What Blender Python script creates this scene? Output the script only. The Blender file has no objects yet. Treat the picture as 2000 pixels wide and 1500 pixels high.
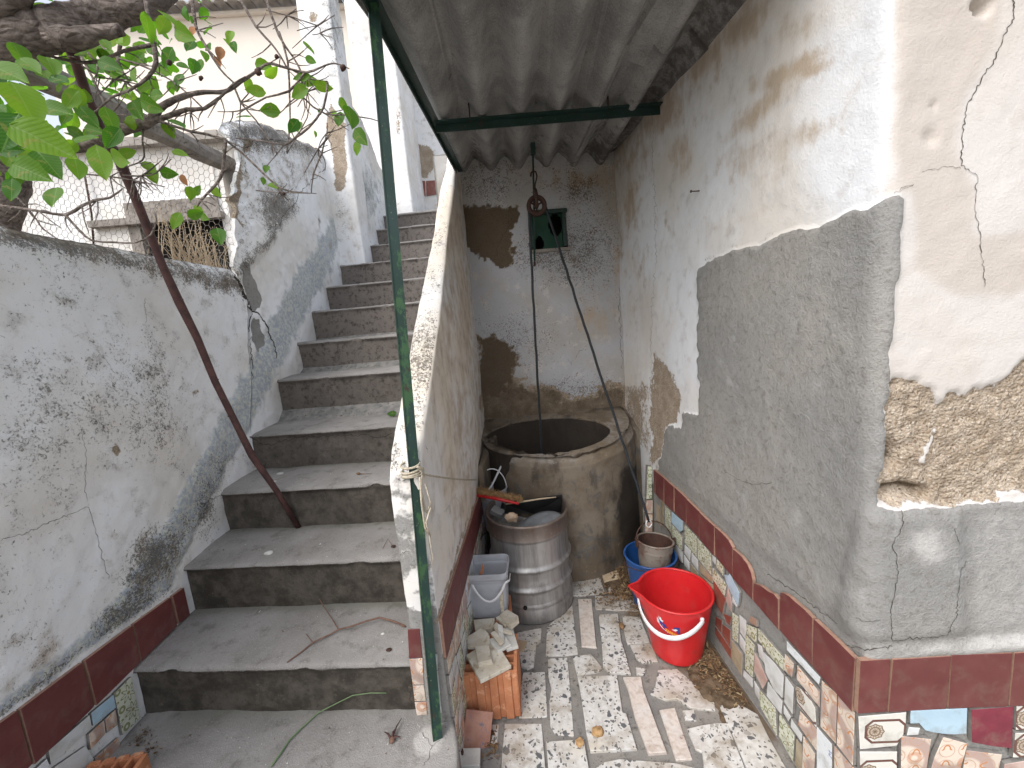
import bpy, bmesh, math, random
import numpy as np
from mathutils import Vector, Matrix
from mathutils.bvhtree import BVHTree

random.seed(7); np.random.seed(7)
S = bpy.context.scene
COL = S.collection
# ------------------------------------------------------------------ camera
FPX, CX, CY, H = 790., 1000., 750., 1.40
_y = np.array([-34, -118, 790.]); _y /= np.linalg.norm(_y)
_d = np.array([455, (790**2-34*455)/118, 790.]); _d /= np.linalg.norm(_d)
_x = np.cross(_d, _y)
RM = np.stack([_x, _y, -_d])                    # camera (x right, y down, z forward) to world
cam_d = bpy.data.cameras.new('camera'); cam = bpy.data.objects.new('camera', cam_d); COL.objects.link(cam)
cam_d.sensor_fit = 'HORIZONTAL'; cam_d.sensor_width = 36; cam_d.lens = FPX/2000*36
cam_d.clip_start = .02; cam_d.clip_end = 500
_c = [RM@np.array([1, 0, 0.]), RM@np.array([0, -1, 0.]), RM@np.array([0, 0, -1.])]
cam.matrix_world = Matrix([[*(float(_c[j][i]) for j in range(3)), (0, 0, H)[i]] for i in range(3)]+[[0, 0, 0, 1]])
S.camera = cam
# ------------------------------------------------------------------ sky and sun (soft overcast daylight)
SUN_EL, SUN_AZ = math.radians(50), math.radians(222)     # azimuth measured clockwise from +Y
w = bpy.data.worlds.new('World'); S.world = w; w.use_nodes = True
wn = w.node_tree; wn.nodes.clear()
sky = wn.nodes.new('ShaderNodeTexSky'); sky.sky_type = 'NISHITA'; sky.sun_disc = False
sky.sun_elevation = SUN_EL; sky.sun_rotation = SUN_AZ; sky.dust_density = 4.0; sky.air_density = 1.2
hs = wn.nodes.new('ShaderNodeHueSaturation'); hs.inputs['Saturation'].default_value = .42
bg = wn.nodes.new('ShaderNodeBackground'); bg.inputs['Strength'].default_value = .15
wo = wn.nodes.new('ShaderNodeOutputWorld')
wn.links.new(sky.outputs[0], hs.inputs['Color']); wn.links.new(hs.outputs[0], bg.inputs['Color']); wn.links.new(bg.outputs[0], wo.inputs[0])
sl = bpy.data.lights.new('sun', 'SUN'); sl.energy = .72; sl.angle = math.radians(45); sl.color = (1, .99, .975)
so = bpy.data.objects.new('sun', sl); COL.objects.link(so)
_sd = Vector((math.sin(SUN_AZ)*math.cos(SUN_EL), math.cos(SUN_AZ)*math.cos(SUN_EL), math.sin(SUN_EL)))
so.rotation_euler = _sd.to_track_quat('Z', 'Y').to_euler(); so.location = _sd*20
S.view_settings.view_transform = 'Standard'; S.view_settings.look = 'None'
S.view_settings.gamma = 1; S.view_settings.use_curve_mapping = False
S.view_settings.exposure = 0.96
S.cycles.max_bounces = 7

# ------------------------------------------------------------------ places: where a line of sight meets a known plane
def ray(u, v):
    r = RM@np.array([u-CX, v-CY, FPX]); return r
O3 = np.array([0, 0, H])
def pz(u, v, z): r = ray(u, v); return Vector(O3+(z-H)/r[2]*r)
def px_(u, v, x): r = ray(u, v); return Vector(O3+x/r[0]*r)
def py(u, v, y): r = ray(u, v); return Vector(O3+y/r[1]*r)
def pp(u, v, p0, n):
    r = Vector(ray(u, v)); o = Vector(O3); t = (Vector(p0)-o).dot(n)/r.dot(n); return o+r*t
def pd(u, v, D): return Vector(O3+ray(u, v)/FPX*D)
def proj(P):
    q = (P-O3)@RM; z = np.maximum(q[:, 2], .05)
    return np.stack([CX+FPX*q[:, 0]/z, CY+FPX*q[:, 1]/z], 1)

# ------------------------------------------------------------------ numeric noise
def _h(ix, iy, iz, s):
    h = (ix*374761393+iy*668265263+iz*1440662683+s*97531) & 0xffffffff
    h = ((h ^ (h >> 13))*1274126177) & 0xffffffff
    return ((h ^ (h >> 16)) & 0xffff)/65535.
def vn(P, sc, seed=0):
    Q = np.asarray(P)*sc+1000.; I = np.floor(Q).astype(np.int64); F = Q-I; F = F*F*(3-2*F)
    r = 0
    for a in (0, 1):
        for b in (0, 1):
            for c in (0, 1):
                wt = (F[:, 0] if a else 1-F[:, 0])*(F[:, 1] if b else 1-F[:, 1])*(F[:, 2] if c else 1-F[:, 2])
                r = r+wt*_h(I[:, 0]+a, I[:, 1]+b, I[:, 2]+c, seed)
    return r
def fbm(P, sc, o=4, seed=0):
    r = 0; a = .5; t = 0
    for k in range(o): r = r+a*vn(P, sc*2**k, seed+k); t += a; a *= .5
    return r/t

# ------------------------------------------------------------------ marks placed on a surface
def seg_d(p, a, b):
    a = np.array(a, float); b = np.array(b, float); ab = b-a
    t = np.clip(((p-a)@ab)/max(ab@ab, 1e-9), 0, 1)
    return np.linalg.norm(p-a-t[:, None]*ab, axis=1)
def sd_poly(p, pts):
    d = np.full(len(p), 1e9); ins = np.zeros(len(p), bool); n = len(pts)
    for i in range(n):
        a, b = pts[i], pts[(i+1) % n]
        d = np.minimum(d, seg_d(p, a, b))
        c = (a[1] > p[:, 1]) != (b[1] > p[:, 1])
        with np.errstate(divide='ignore', invalid='ignore'):
            xx = (b[0]-a[0])*(p[:, 1]-a[1])/((b[1]-a[1]) or 1e-9)+a[0]
        ins ^= c & (p[:, 0] < xx)
    return np.where(ins, -d, d)
def poly(p, pts, soft=10): return np.clip(.5-sd_poly(p, pts)/(2*soft), 0, 1)
def line(p, pts, wd):
    d = np.full(len(p), 1e9)
    for a, b in zip(pts[:-1], pts[1:]): d = np.minimum(d, seg_d(p, a, b))
    return np.clip(1-d/wd, 0, 1)
def blob(p, x, y, rx, ry, rot=0, k=1.0):
    c, s = math.cos(math.radians(rot)), math.sin(math.radians(rot))
    dx = p[:, 0]-x; dy = p[:, 1]-y
    u = (dx*c+dy*s)/rx; v = (-dx*s+dy*c)/ry
    return k*np.clip(1.15-np.sqrt(u*u+v*v)*.65, 0, 1)

# ------------------------------------------------------------------ objects
def tag(o, label=None, cat=None, group=None, kind=None):
    if label: o['label'] = label
    if cat: o['category'] = cat
    if group: o['group'] = group
    if kind: o['kind'] = kind
    return o
def link(name, me, parent=None, mats=None):
    o = bpy.data.objects.new(name, me); COL.objects.link(o)
    if parent is not None:
        o.parent = parent
        bpy_par.append((o, parent))
    if mats is not None:
        for m in (mats if isinstance(mats, (list, tuple)) else [mats]): me.materials.append(m)
    return o
bpy_par = []
def empty(name, loc, label=None, cat=None, group=None, kind=None):
    o = bpy.data.objects.new(name, None); COL.objects.link(o); o.location = loc; o.empty_display_size = .1
    return tag(o, label, cat, group, kind)
def keep(o, parent):
    """parent o (built at its world place) without moving it"""
    o.parent = parent; pw = parent
    M = Matrix.Identity(4); chain = []
    while pw is not None: chain.append(pw); pw = pw.parent
    for q in reversed(chain): M = M@q.matrix_parent_inverse@Matrix.LocRotScale(q.location, q.rotation_euler, q.scale)
    o.matrix_parent_inverse = M.inverted()
    return o
class MB:
    """collects shapes (world or local coordinates) and links them as one mesh"""
    def __init__(s): s.v = []; s.f = []; s.m = []; s.sm = []
    def add(s, vs, fs, mi=0, smooth=False):
        o = len(s.v); s.v += [tuple(v) for v in vs]
        for f in fs: s.f.append([o+i for i in f]); s.m.append(mi); s.sm.append(smooth)
        return s
    def box(s, c, d, M=None, mi=0):
        x, y, z = [q/2 for q in d]; vs = []
        for k in (-z, z):
            for i, j in ((-x, -y), (x, -y), (x, y), (-x, y)):
                p = Vector((i, j, k)); p = (M@p if M else p)+Vector(c); vs.append(p)
        return s.add(vs, [(3, 2, 1, 0), (4, 5, 6, 7), (0, 1, 5, 4), (1, 2, 6, 5), (2, 3, 7, 6), (3, 0, 4, 7)], mi)
    def prism(s, pts, n, th, mi=0, bev=0.0):
        """pts: polygon (3D, planar) seen from +n; extruded backwards by th"""
        n = Vector(n).normalized(); pts = [Vector(p) for p in pts]; k = len(pts)
        ar = sum(((pts[i].cross(pts[(i+1) % k])) for i in range(k)), Vector()).dot(n)
        if ar < 0: pts = pts[::-1]
        if bev > 0:
            c = sum(pts, Vector())/k
            inner = []
            for i in range(k):
                a, b, d = pts[i-1], pts[i], pts[(i+1) % k]
                e1 = (b-a).normalized(); e2 = (d-b).normalized()
                q = n.cross(e1)+n.cross(e2)
                q = q/max(q.dot(n.cross(e1)), .35) if q.length > 1e-6 else n.cross(e1)
                inner.append(b+q*bev)
            vs = inner+[p-n*bev for p in pts]+[p-n*th for p in pts]
            fs = [list(range(k))]
            for r in (0, 1):
                for i in range(k): j = (i+1) % k; fs.append((r*k+j, r*k+i, (r+1)*k+i, (r+1)*k+j))
            fs.append(list(range(3*k-1, 2*k-1, -1)))
        else:
            vs = pts+[p-n*th for p in pts]
            fs = [list(range(k)), list(range(2*k-1, k-1, -1))]
            for i in range(k): j = (i+1) % k; fs.append((j, i, k+i, k+j))
        return s.add(vs, fs, mi)
    def tube(s, pts, r, n=8, mi=0, cap=True, smooth=True, jit=0):
        pts = [Vector(p) for p in pts]; m = len(pts)
        rs = list(r) if isinstance(r, (list, tuple)) else [r]*m
        t0 = (pts[1]-pts[0]).normalized(); up = Vector((0, 0, 1)) if abs(t0.z) < .9 else Vector((1, 0, 0))
        a = t0.cross(up).normalized(); vs = []; fs = []
        for i in range(m):
            t = (pts[min(i+1, m-1)]-pts[max(i-1, 0)]).normalized()
            a = (a-t*a.dot(t)); a = a.normalized() if a.length > 1e-6 else t.orthogonal().normalized()
            b = t.cross(a)
            for k in range(n):
                q = 2*math.pi*k/n; rr = rs[i]*(1+jit*(random.random()-.5))
                vs.append(pts[i]+(a*math.cos(q)+b*math.sin(q))*rr)
        for i in range(m-1):
            for k in range(n): fs.append((i*n+k, i*n+(k+1) % n, (i+1)*n+(k+1) % n, (i+1)*n+k))
        if cap: fs.append(list(range(n-1, -1, -1))); fs.append([(m-1)*n+k for k in range(n)])
        return s.add(vs, fs, mi, smooth)
    def lathe(s, prof, c=(0, 0, 0), n=40, mi=0, M=None, smooth=True, fn=None, closed=False):
        vs = []; fs = []; m = len(prof)
        for (r, z) in prof:
            for k in range(n):
                q = 2*math.pi*k/n
                p = Vector((r*math.cos(q), r*math.sin(q), z))
                if fn: p = Vector(fn(p, q))
                if M: p = M@p
                vs.append(p+Vector(c))
        for i in range(m-1 if not closed else m):
            j = (i+1) % m
            for k in range(n): fs.append((i*n+k, i*n+(k+1) % n, j*n+(k+1) % n, j*n+k))
        return s.add(vs, fs, mi, smooth)
    def build(s, name, mats, parent=None, origin=None, M=None):
        """origin: world point that becomes the object's origin (vertices given in world)"""
        me = bpy.data.meshes.new(name)
        if M is not None:
            Mi = M.inverted(); vs = [tuple(Mi@Vector(v)) for v in s.v]
        elif origin is not None: vs = [tuple(Vector(v)-Vector(origin)) for v in s.v]
        else: vs = s.v
        me.from_pydata(vs, [], s.f)
        for m in (mats if isinstance(mats, (list, tuple)) else [mats]): me.materials.append(m)
        me.polygons.foreach_set('material_index', s.m); me.polygons.foreach_set('use_smooth', s.sm)
        me.update()
        o = bpy.data.objects.new(name, me); COL.objects.link(o)
        if M is not None: o.matrix_world = M; o.location, o.rotation_euler, o.scale = M.to_translation(), M.to_euler(), (1, 1, 1)
        elif origin is not None: o.location = origin
        if parent is not None: keep(o, parent)
        return o

def sheet(name, P, mats, parent=None, masks=None, disp=None, thick=.15, hole=None, flip=False, cap=True, mi=None, closed_u=False, smooth=True):
    """P: (nu, nv, 3) grid of points; masks(px, pts)->dict of point marks; disp(pts, px, marks)->metres along the normal"""
    nu, nv, _ = P.shape
    du = np.gradient(P, axis=0); dv = np.gradient(P, axis=1)
    if closed_u: du[0] = du[-1] = P[1]-P[-2]
    N = np.cross(du, dv); N /= np.maximum(np.linalg.norm(N, axis=2, keepdims=True), 1e-9)
    if flip: N = -N
    V = P.reshape(-1, 3); N = N.reshape(-1, 3); px = proj(V)
    mk = masks(px, V) if masks else {}
    if disp is not None: V = V+N*disp(V, px, mk)[:, None]
    idx = np.arange(nu*nv).reshape(nu, nv)
    q = np.stack([idx[:-1, :-1], idx[1:, :-1], idx[1:, 1:], idx[:-1, 1:]], 2).reshape(-1, 4)
    if hole is not None:
        c = V[q].mean(1); q = q[~hole(c)]
    if flip: q = q[:, ::-1]
    vs = V; fs = q.tolist()
    if thick:
        ring = list(idx[:, 0])+list(idx[-1, 1:])+list(idx[-2::-1, -1])+list(idx[0, -2:0:-1])
        if closed_u: ring = None
        if ring:
            o = len(vs); vs = np.concatenate([vs, V[ring]-N[ring]*thick]); k = len(ring)
            for i in range(k):
                j = (i+1) % k; f = [ring[i], o+i, o+j, ring[j]]
                fs.append(f if flip else f[::-1])
            if cap: fs.append(list(range(o, o+k)) if flip else list(range(o+k-1, o-1, -1)))
    me = bpy.data.meshes.new(name); me.from_pydata(vs.tolist(), [], fs)
    for m in (mats if isinstance(mats, (list, tuple)) else [mats]): me.materials.append(m)
    nq = len(q); sm = np.zeros(len(fs), bool); sm[:nq] = smooth
    me.polygons.foreach_set('use_smooth', sm)
    for kname, arr in mk.items():
        a = me.attributes.new(kname, 'FLOAT', 'POINT'); full = np.zeros(len(vs), np.float32); full[:len(arr)] = arr
        if thick and len(vs) > len(arr): full[len(arr):] = arr[ring]
        a.data.foreach_set('value', full)
    me.update()
    o = bpy.data.objects.new(name, me); COL.objects.link(o)
    if parent is not None: keep(o, parent)
    return o
def bvh_of(*objs):
    bpy.context.view_layer.update(); vs = []; fs = []
    for o in objs:
        k = len(vs); vs += [o.matrix_world@v.co for v in o.data.vertices]; fs += [[k+i for i in p.vertices] for p in o.data.polygons]
    return BVHTree.FromPolygons(vs, fs)
def hit(bv, u, v):
    r = Vector(ray(u, v)).normalized(); l, n, i, d = bv.ray_cast(Vector(O3), r)
    if l is None: return None, None
    return l, (n if n.dot(r) < 0 else -n)
def ribbon(mb, bv, pts, wpx, off=.0012, th=.0008, jit=2.0, step=7, seed=1):
    """a hairline crack that follows the surface"""
    rn = random.Random(seed); L = []
    for (a, b) in zip(pts[:-1], pts[1:]):
        d = math.dist(a, b); k = max(1, int(d/step))
        for i in range(k):
            t = i/k; L.append((a[0]+(b[0]-a[0])*t+rn.uniform(-jit, jit), a[1]+(b[1]-a[1])*t+rn.uniform(-jit, jit)))
    L.append(pts[-1]); n = len(L); prev = None
    for i, (x, y) in enumerate(L):
        p, nn = hit(bv, x, y)
        if p is None: prev = None; continue
        k = i/(n-1); wd = (wpx if not isinstance(wpx, tuple) else wpx[0]+(wpx[1]-wpx[0])*k)
        D = (p-Vector(O3)).length; r = wd/FPX*D*.5*rn.uniform(.5, 1.4)
        p = p+nn*off
        if prev is not None:
            q, rq = prev; t = (p-q)
            if t.length > 1e-6 and t.length < .15:
                s = t.normalized().cross(nn)
                mb.add([q+s*rq, q-s*rq, p-s*r, p+s*r], [(0, 1, 2, 3)])
        prev = (p, r)

def crack(bv, P, wd, parent, seed=1, mat='crack'):
    mb = MB(); ribbon(mb, bv, P, wd*.28, seed=seed, step=5, jit=2.6)
    if mb.v: mb.build('crack', M[mat], parent)
# ------------------------------------------------------------------ materials
class NT:
    def __init__(s, name):
        s.mat = bpy.data.materials.new(name); s.mat.use_nodes = True; s.t = s.mat.node_tree; s.t.nodes.clear()
        s.out = s.t.nodes.new('ShaderNodeOutputMaterial'); s.b = s.t.nodes.new('ShaderNodeBsdfPrincipled')
        s.t.links.new(s.b.outputs[0], s.out.inputs[0])
    def n(s, ty, **k):
        q = s.t.nodes.new('ShaderNode'+ty)
        for a, b in k.items(): setattr(q, a, b)
        return q
    def put(s, sock, v):
        if hasattr(v, 'links') or isinstance(v, bpy.types.NodeSocket): s.t.links.new(v, sock)
        elif isinstance(v, (tuple, list)) and len(v) == 3 and sock.type == 'RGBA': sock.default_value = (*v, 1)
        else: sock.default_value = v
    def m(s, op, a, b=0.0, c=0.0, clamp=False):
        q = s.n('Math', operation=op, use_clamp=clamp); s.put(q.inputs[0], a); s.put(q.inputs[1], b); s.put(q.inputs[2], c); return q.outputs[0]
    def mix(s, f, a, b, mode='MIX'):
        q = s.n('Mix', data_type='RGBA', blend_type=mode); s.put(q.inputs[0], f); s.put(q.inputs[6], a); s.put(q.inputs[7], b); return q.outputs[2]
    def ss(s, v, a, b):
        q = s.n('MapRange', interpolation_type='SMOOTHSTEP'); s.put(q.inputs[0], v); q.inputs[1].default_value = a; q.inputs[2].default_value = b; return q.outputs[0]
    def coord(s, which='Object'): return s.n('TexCoord').outputs[which]
    def map(s, co, sc=(1, 1, 1), loc=(0, 0, 0), rot=(0, 0, 0)):
        q = s.n('Mapping'); s.put(q.inputs[0], co); q.inputs['Scale'].default_value = sc; q.inputs['Location'].default_value = loc; q.inputs['Rotation'].default_value = rot; return q.outputs[0]
    def noise(s, co, sc, det=4, ro=.55, dist=0, col=False):
        q = s.n('TexNoise'); s.put(q.inputs['Vector'], co); q.inputs['Scale'].default_value = sc; q.inputs['Detail'].default_value = det
        q.inputs['Roughness'].default_value = ro; q.inputs['Distortion'].default_value = dist; return q.outputs[1 if col else 0]
    def vor(s, co, sc, feat='F1', rnd=1.0):
        q = s.n('TexVoronoi', feature=feat); s.put(q.inputs['Vector'], co); q.inputs['Scale'].default_value = sc; q.inputs['Randomness'].default_value = rnd; return q
    def attr(s, name):
        q = s.n('Attribute', attribute_name=name); return q.outputs['Fac']
    def rnd(s): return s.n('ObjectInfo').outputs['Random']
    def bump(s, h, st=.3, dist=.01, nrm=None):
        q = s.n('Bump'); s.put(q.inputs['Height'], h); q.inputs['Strength'].default_value = st; q.inputs['Distance'].default_value = dist
        if nrm is not None: s.t.links.new(nrm, q.inputs['Normal'])
        return q.outputs[0]
    def fin(s, col, rough=.85, nrm=None, spec=.3, metal=0):
        s.put(s.b.inputs['Base Color'], col); s.put(s.b.inputs['Roughness'], rough); s.put(s.b.inputs['Specular IOR Level'], spec); s.put(s.b.inputs['Metallic'], metal)
        if nrm is not None: s.t.links.new(nrm, s.b.inputs['Normal'])
        return s.mat
M = {}
def mat_plaster(name='plaster', white=(.72, .74, .77), warm=(.66, .63, .59), moldc=(.030, .028, .024)):
    k = NT(name); co = k.coord()
    n1 = k.noise(co, 2.2, 5); n2 = k.noise(co, 14, 6, .62); n3 = k.noise(co, 55, 6, .66, .6); n4 = k.noise(co, 190, 3, .6)
    n5 = k.noise(k.map(co, (1, 1, .22)), 30, 5, .6)
    c = k.mix(k.ss(n1, .38, .66), white, warm)
    c = k.mix(k.ss(n2, .50, .75), c, (.57, .56, .55))
    c = k.mix(k.m('MULTIPLY', k.attr('cream'), .9), c, k.mix(n2, (.43, .38, .335), (.49, .445, .405)))  # cream paint; on the house return it also tones down the lit face
    bl = k.ss(k.m('ADD', k.attr('blue'), k.m('MULTIPLY', k.m('SUBTRACT', n2, .5), .7)), .38, .72)
    c = k.mix(k.m('MULTIPLY', bl, .85), c, k.mix(k.ss(n3, .4, .6), (.29, .33, .40), (.52, .54, .49)))
    oc = k.m('ADD', k.attr('ochre'), k.m('ADD', k.m('MULTIPLY', k.m('SUBTRACT', n5, .5), .8), k.m('MULTIPLY', k.m('SUBTRACT', n2, .5), 1.1)))
    c = k.mix(k.m('MULTIPLY', k.ss(oc, .36, 1.0), .72), c, k.mix(n2, (.46, .33, .18), (.36, .27, .19)))
    gr = k.ss(k.m('ADD', k.attr('grey'), k.m('MULTIPLY', k.m('SUBTRACT', n2, .5), .45)), .47, .53)
    gcol = k.mix(k.ss(n1, .35, .65), (.245, .245, .240), (.30, .29, .272)); gcol = k.mix(k.ss(n3, .48, .7), gcol, (.20, .19, .178)); gcol = k.mix(k.ss(n2, .55, .75), gcol, (.325, .325, .32)); gcol = k.mix(k.m('MULTIPLY', k.ss(n4, .56, .7), .5), gcol, (.14, .13, .12))
    c = k.mix(gr, c, gcol)
    pe = k.ss(k.m('ADD', k.attr('peel'), k.m('MULTIPLY', k.m('SUBTRACT', n3, .5), .9)), .46, .56)
    pcol = k.mix(k.ss(n2, .35, .65), (.34, .275, .21), (.46, .39, .315)); pcol = k.mix(k.ss(n3, .55, .75), pcol, (.52, .44, .35)); pcol = k.mix(k.ss(n4, .52, .72), pcol, (.15, .10, .065))
    vg = k.vor(co, 150); sg = k.n('SeparateColor'); k.t.links.new(vg.outputs['Color'], sg.inputs[0]); pcol = k.mix(k.m('MULTIPLY', k.m('GREATER_THAN', sg.outputs[0], .8), k.ss(vg.outputs['Distance'], .45, .3)), pcol, (.50, .45, .38)); pcol = k.mix(k.m('MULTIPLY', k.ss(sg.outputs[1], .6, .95), .5), pcol, (.24, .18, .125))
    c = k.mix(pe, c, pcol)
    pal = k.ss(k.m('ADD', k.attr('pale'), k.m('MULTIPLY', k.m('SUBTRACT', n3, .5), .9)), .35, .95)
    c = k.mix(k.m('MULTIPLY', pal, .7), c, (.52, .51, .50))
    mo = k.m('ADD', k.m('MULTIPLY', k.attr('mold'), .34), k.m('ADD', k.m('MULTIPLY', n3, .65), k.m('MULTIPLY', n4, .35)))
    nf = k.noise(co, 120, 6, .78, .8); mo = k.m('ADD', k.m('ADD', k.m('MULTIPLY', k.attr('mold'), .22), k.m('MULTIPLY', nf, .8)), k.m('MULTIPLY', n3, .2))
    mo = k.m('ADD', mo, k.m('MULTIPLY', k.m('SUBTRACT', n2, .5), .26))
    mm = k.m('MULTIPLY', k.ss(mo, .69, .76), k.ss(k.attr('mold'), .02, .15))
    c = k.mix(k.m('MULTIPLY', mm, .8), c, k.mix(k.ss(k.noise(k.map(co, loc=(7, 7, 7)), 70, 5, .75), .42, .62), moldc, (.17, .14, .105)))
    c = k.mix(k.m('MULTIPLY', k.ss(k.m('ADD', k.attr('dark'), k.m('MULTIPLY', k.m('SUBTRACT', n2, .5), .9)), .35, .85), .88), c, (.10, .075, .05))
    hgt = k.m('ADD', k.m('MULTIPLY', n3, .6), k.m('MULTIPLY', n4, .5)); hgt = k.m('SUBTRACT', hgt, k.m('MULTIPLY', k.m('MULTIPLY', vg.outputs['Distance'], pe), .55))
    rough_k = k.m('ADD', .35, k.m('ADD', k.m('MULTIPLY', pe, 1.0), k.m('MULTIPLY', gr, .5)))
    hgt = k.m('SUBTRACT', k.m('MULTIPLY', hgt, rough_k), k.m('MULTIPLY', mm, .1))
    M[name] = k.fin(c, .92, k.bump(hgt, .75, .008), .15); return M[name]
mat_plaster()
mat_plaster('old_plaster', (.80, .81, .83), (.69, .67, .64))
mat_plaster('parapet_plaster', (.74, .74, .75), (.70, .64, .56))
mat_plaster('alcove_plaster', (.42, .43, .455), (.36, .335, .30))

def mat_simple(name, a, b, sc=8, rough=.6, bump=.2, spec=.4, det=5, metal=0, fine=120, a2=None, dist=.004):
    k = NT(name); co = k.coord(); n = k.noise(co, sc, det, .6); f = k.noise(co, fine, 3)
    c = k.mix(k.ss(n, .35, .65), a, b)
    if a2: c = k.mix(k.ss(k.noise(k.map(co, loc=(5, 3, 1)), sc*2.3, det, .65), .56, .66), c, a2)
    c = k.mix(k.m('MULTIPLY', k.ss(f, .5, .8), .25), c, (b[0]*.6, b[1]*.6, b[2]*.6))
    M[name] = k.fin(c, rough, k.bump(k.m('ADD', n, k.m('MULTIPLY', f, .4)), bump, dist), spec, metal); return M[name]

# concrete of the stairs: attribute 'riser' = dark lichen film
def mat_steps():
    k = NT('stair_concrete'); co = k.coord()
    n1 = k.noise(co, 3, 5, .6); n2 = k.noise(co, 16, 6, .65); n3 = k.noise(co, 90, 4, .7); n4 = k.noise(co, 260, 2)
    t = k.mix(k.ss(n1, .35, .65), (.235, .222, .21), (.31, .296, .283)); t = k.mix(k.ss(n2, .5, .72), t, (.17, .158, .147))
    t = k.mix(k.m('MULTIPLY', k.ss(n4, .55, .7), .6), t, (.38, .37, .36)); t = k.mix(k.m('MULTIPLY', k.ss(n3, .58, .72), .6), t, (.17, .155, .14))
    t = k.mix(k.m('MULTIPLY', k.ss(k.attr('back_tone'), .1, .9), .6), t, (.14, .145, .11))
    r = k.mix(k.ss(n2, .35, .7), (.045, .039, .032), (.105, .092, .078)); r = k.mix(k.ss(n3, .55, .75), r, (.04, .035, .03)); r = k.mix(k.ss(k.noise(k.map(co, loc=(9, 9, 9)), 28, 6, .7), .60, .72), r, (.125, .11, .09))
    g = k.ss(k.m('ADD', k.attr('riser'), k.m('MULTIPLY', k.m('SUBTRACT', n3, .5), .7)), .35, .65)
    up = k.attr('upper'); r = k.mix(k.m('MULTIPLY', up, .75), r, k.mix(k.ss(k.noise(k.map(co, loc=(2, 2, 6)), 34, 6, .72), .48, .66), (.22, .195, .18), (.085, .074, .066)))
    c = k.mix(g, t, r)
    c = k.mix(k.m('MULTIPLY', k.ss(k.m('ADD', k.attr('pale'), k.m('MULTIPLY', k.m('SUBTRACT', n2, .5), 1.2)), .5, .8), .8), c, (.50, .48, .46))
    h = k.m('ADD', k.m('MULTIPLY', n3, .6), k.m('MULTIPLY', n4, .4))
    M['steps'] = k.fin(c, .93, k.bump(h, .7, .006), .2)
mat_steps()
def mat_floor():
    k = NT('mortar_floor'); co = k.coord(); n1 = k.noise(co, 4, 5); n2 = k.noise(co, 30, 5, .65); n3 = k.noise(co, 130, 3, .6)
    c = k.mix(k.ss(n1, .35, .65), (.165, .16, .155), (.24, .225, .205)); c = k.mix(k.ss(n2, .52, .7), c, (.11, .10, .092)); c = k.mix(k.ss(n3, .6, .75), c, (.05, .045, .04))
    c = k.mix(k.m('MULTIPLY', k.ss(k.m('ADD', k.attr('dirt'), k.m('MULTIPLY', k.m('SUBTRACT', n2, .5), .8)), .4, .8), .85), c, k.mix(n2, (.07, .045, .028), (.19, .14, .095)))
    M['mortar'] = k.fin(c, .8, k.bump(k.m('ADD', n2, k.m('MULTIPLY', n3, .5)), .6, .006), .3)
mat_floor()
def mat_terrazzo():
    k = NT('terrazzo'); co = k.coord(); wob = k.noise(co, 30, 2, .5, 0, True)
    q = k.n('Mix', data_type='VECTOR'); q.inputs[0].default_value = .012; k.put(q.inputs[4], co); k.put(q.inputs[5], wob); cw = q.outputs[1]
    n1 = k.noise(co, 5, 5); n2 = k.noise(co, 60, 5, .6)
    c = k.mix(k.ss(n2, .4, .65), (.57, .565, .55), (.46, .445, .42)); c = k.mix(k.ss(n1, .5, .75), c, (.50, .455, .38))
    for sc, thr, edge, colr in ((50, .87, .12, (.10, .105, .115)), (80, .89, .13, (.11, .115, .12)), (62, .88, .12, (.33, .32, .30)), (125, .88, .12, (.12, .12, .12))):
        mp = k.map(cw, (1, 1, 1), (sc*.13, sc*.07, .3)); v = k.vor(mp, sc); e = k.vor(mp, sc, 'DISTANCE_TO_EDGE')
        sep = k.n('SeparateColor'); k.t.links.new(v.outputs['Color'], sep.inputs[0])
        f = k.m('MULTIPLY', k.m('GREATER_THAN', sep.outputs[0], thr), k.ss(e.outputs['Distance'], edge, edge+.03))
        c = k.mix(f, c, colr)
    c = k.mix(k.m('MULTIPLY', k.ss(k.noise(k.map(co, loc=(3, 8, 2)), 9, 6, .7), .48, .68), .7), c, (.25, .205, .15))
    sx = k.n('SeparateXYZ'); k.t.links.new(co, sx.inputs[0])
    dirt = k.ss(k.m('ADD', k.m('ADD', k.m('MULTIPLY', sx.outputs[0], .9), k.m('MULTIPLY', sx.outputs[1], .55)), k.m('MULTIPLY', k.m('SUBTRACT', n1, .5), 1.4)), 1.05, 1.75)
    c = k.mix(k.m('MULTIPLY', dirt, .75), c, k.mix(n2, (.13, .095, .06), (.26, .20, .14)))
    M['terrazzo'] = k.fin(c, k.m('ADD', .35, k.m('MULTIPLY', n1, .3)), k.bump(n2, .15, .002), .4)
    k = NT('pink_marble'); co = k.coord(); n1 = k.noise(co, 40, 6, .7, 1); n2 = k.noise(co, 12, 4)
    c = k.mix(k.ss(n1, .40, .62), (.56, .515, .475), (.44, .375, .33)); c = k.mix(k.ss(n1, .62, .72), c, (.2, .14, .11)); c = k.mix(k.ss(n2, .55, .75), c, (.56, .55, .53))
    M['pink'] = k.fin(c, .5, k.bump(n1, .15, .002), .4)
mat_terrazzo()
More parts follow.
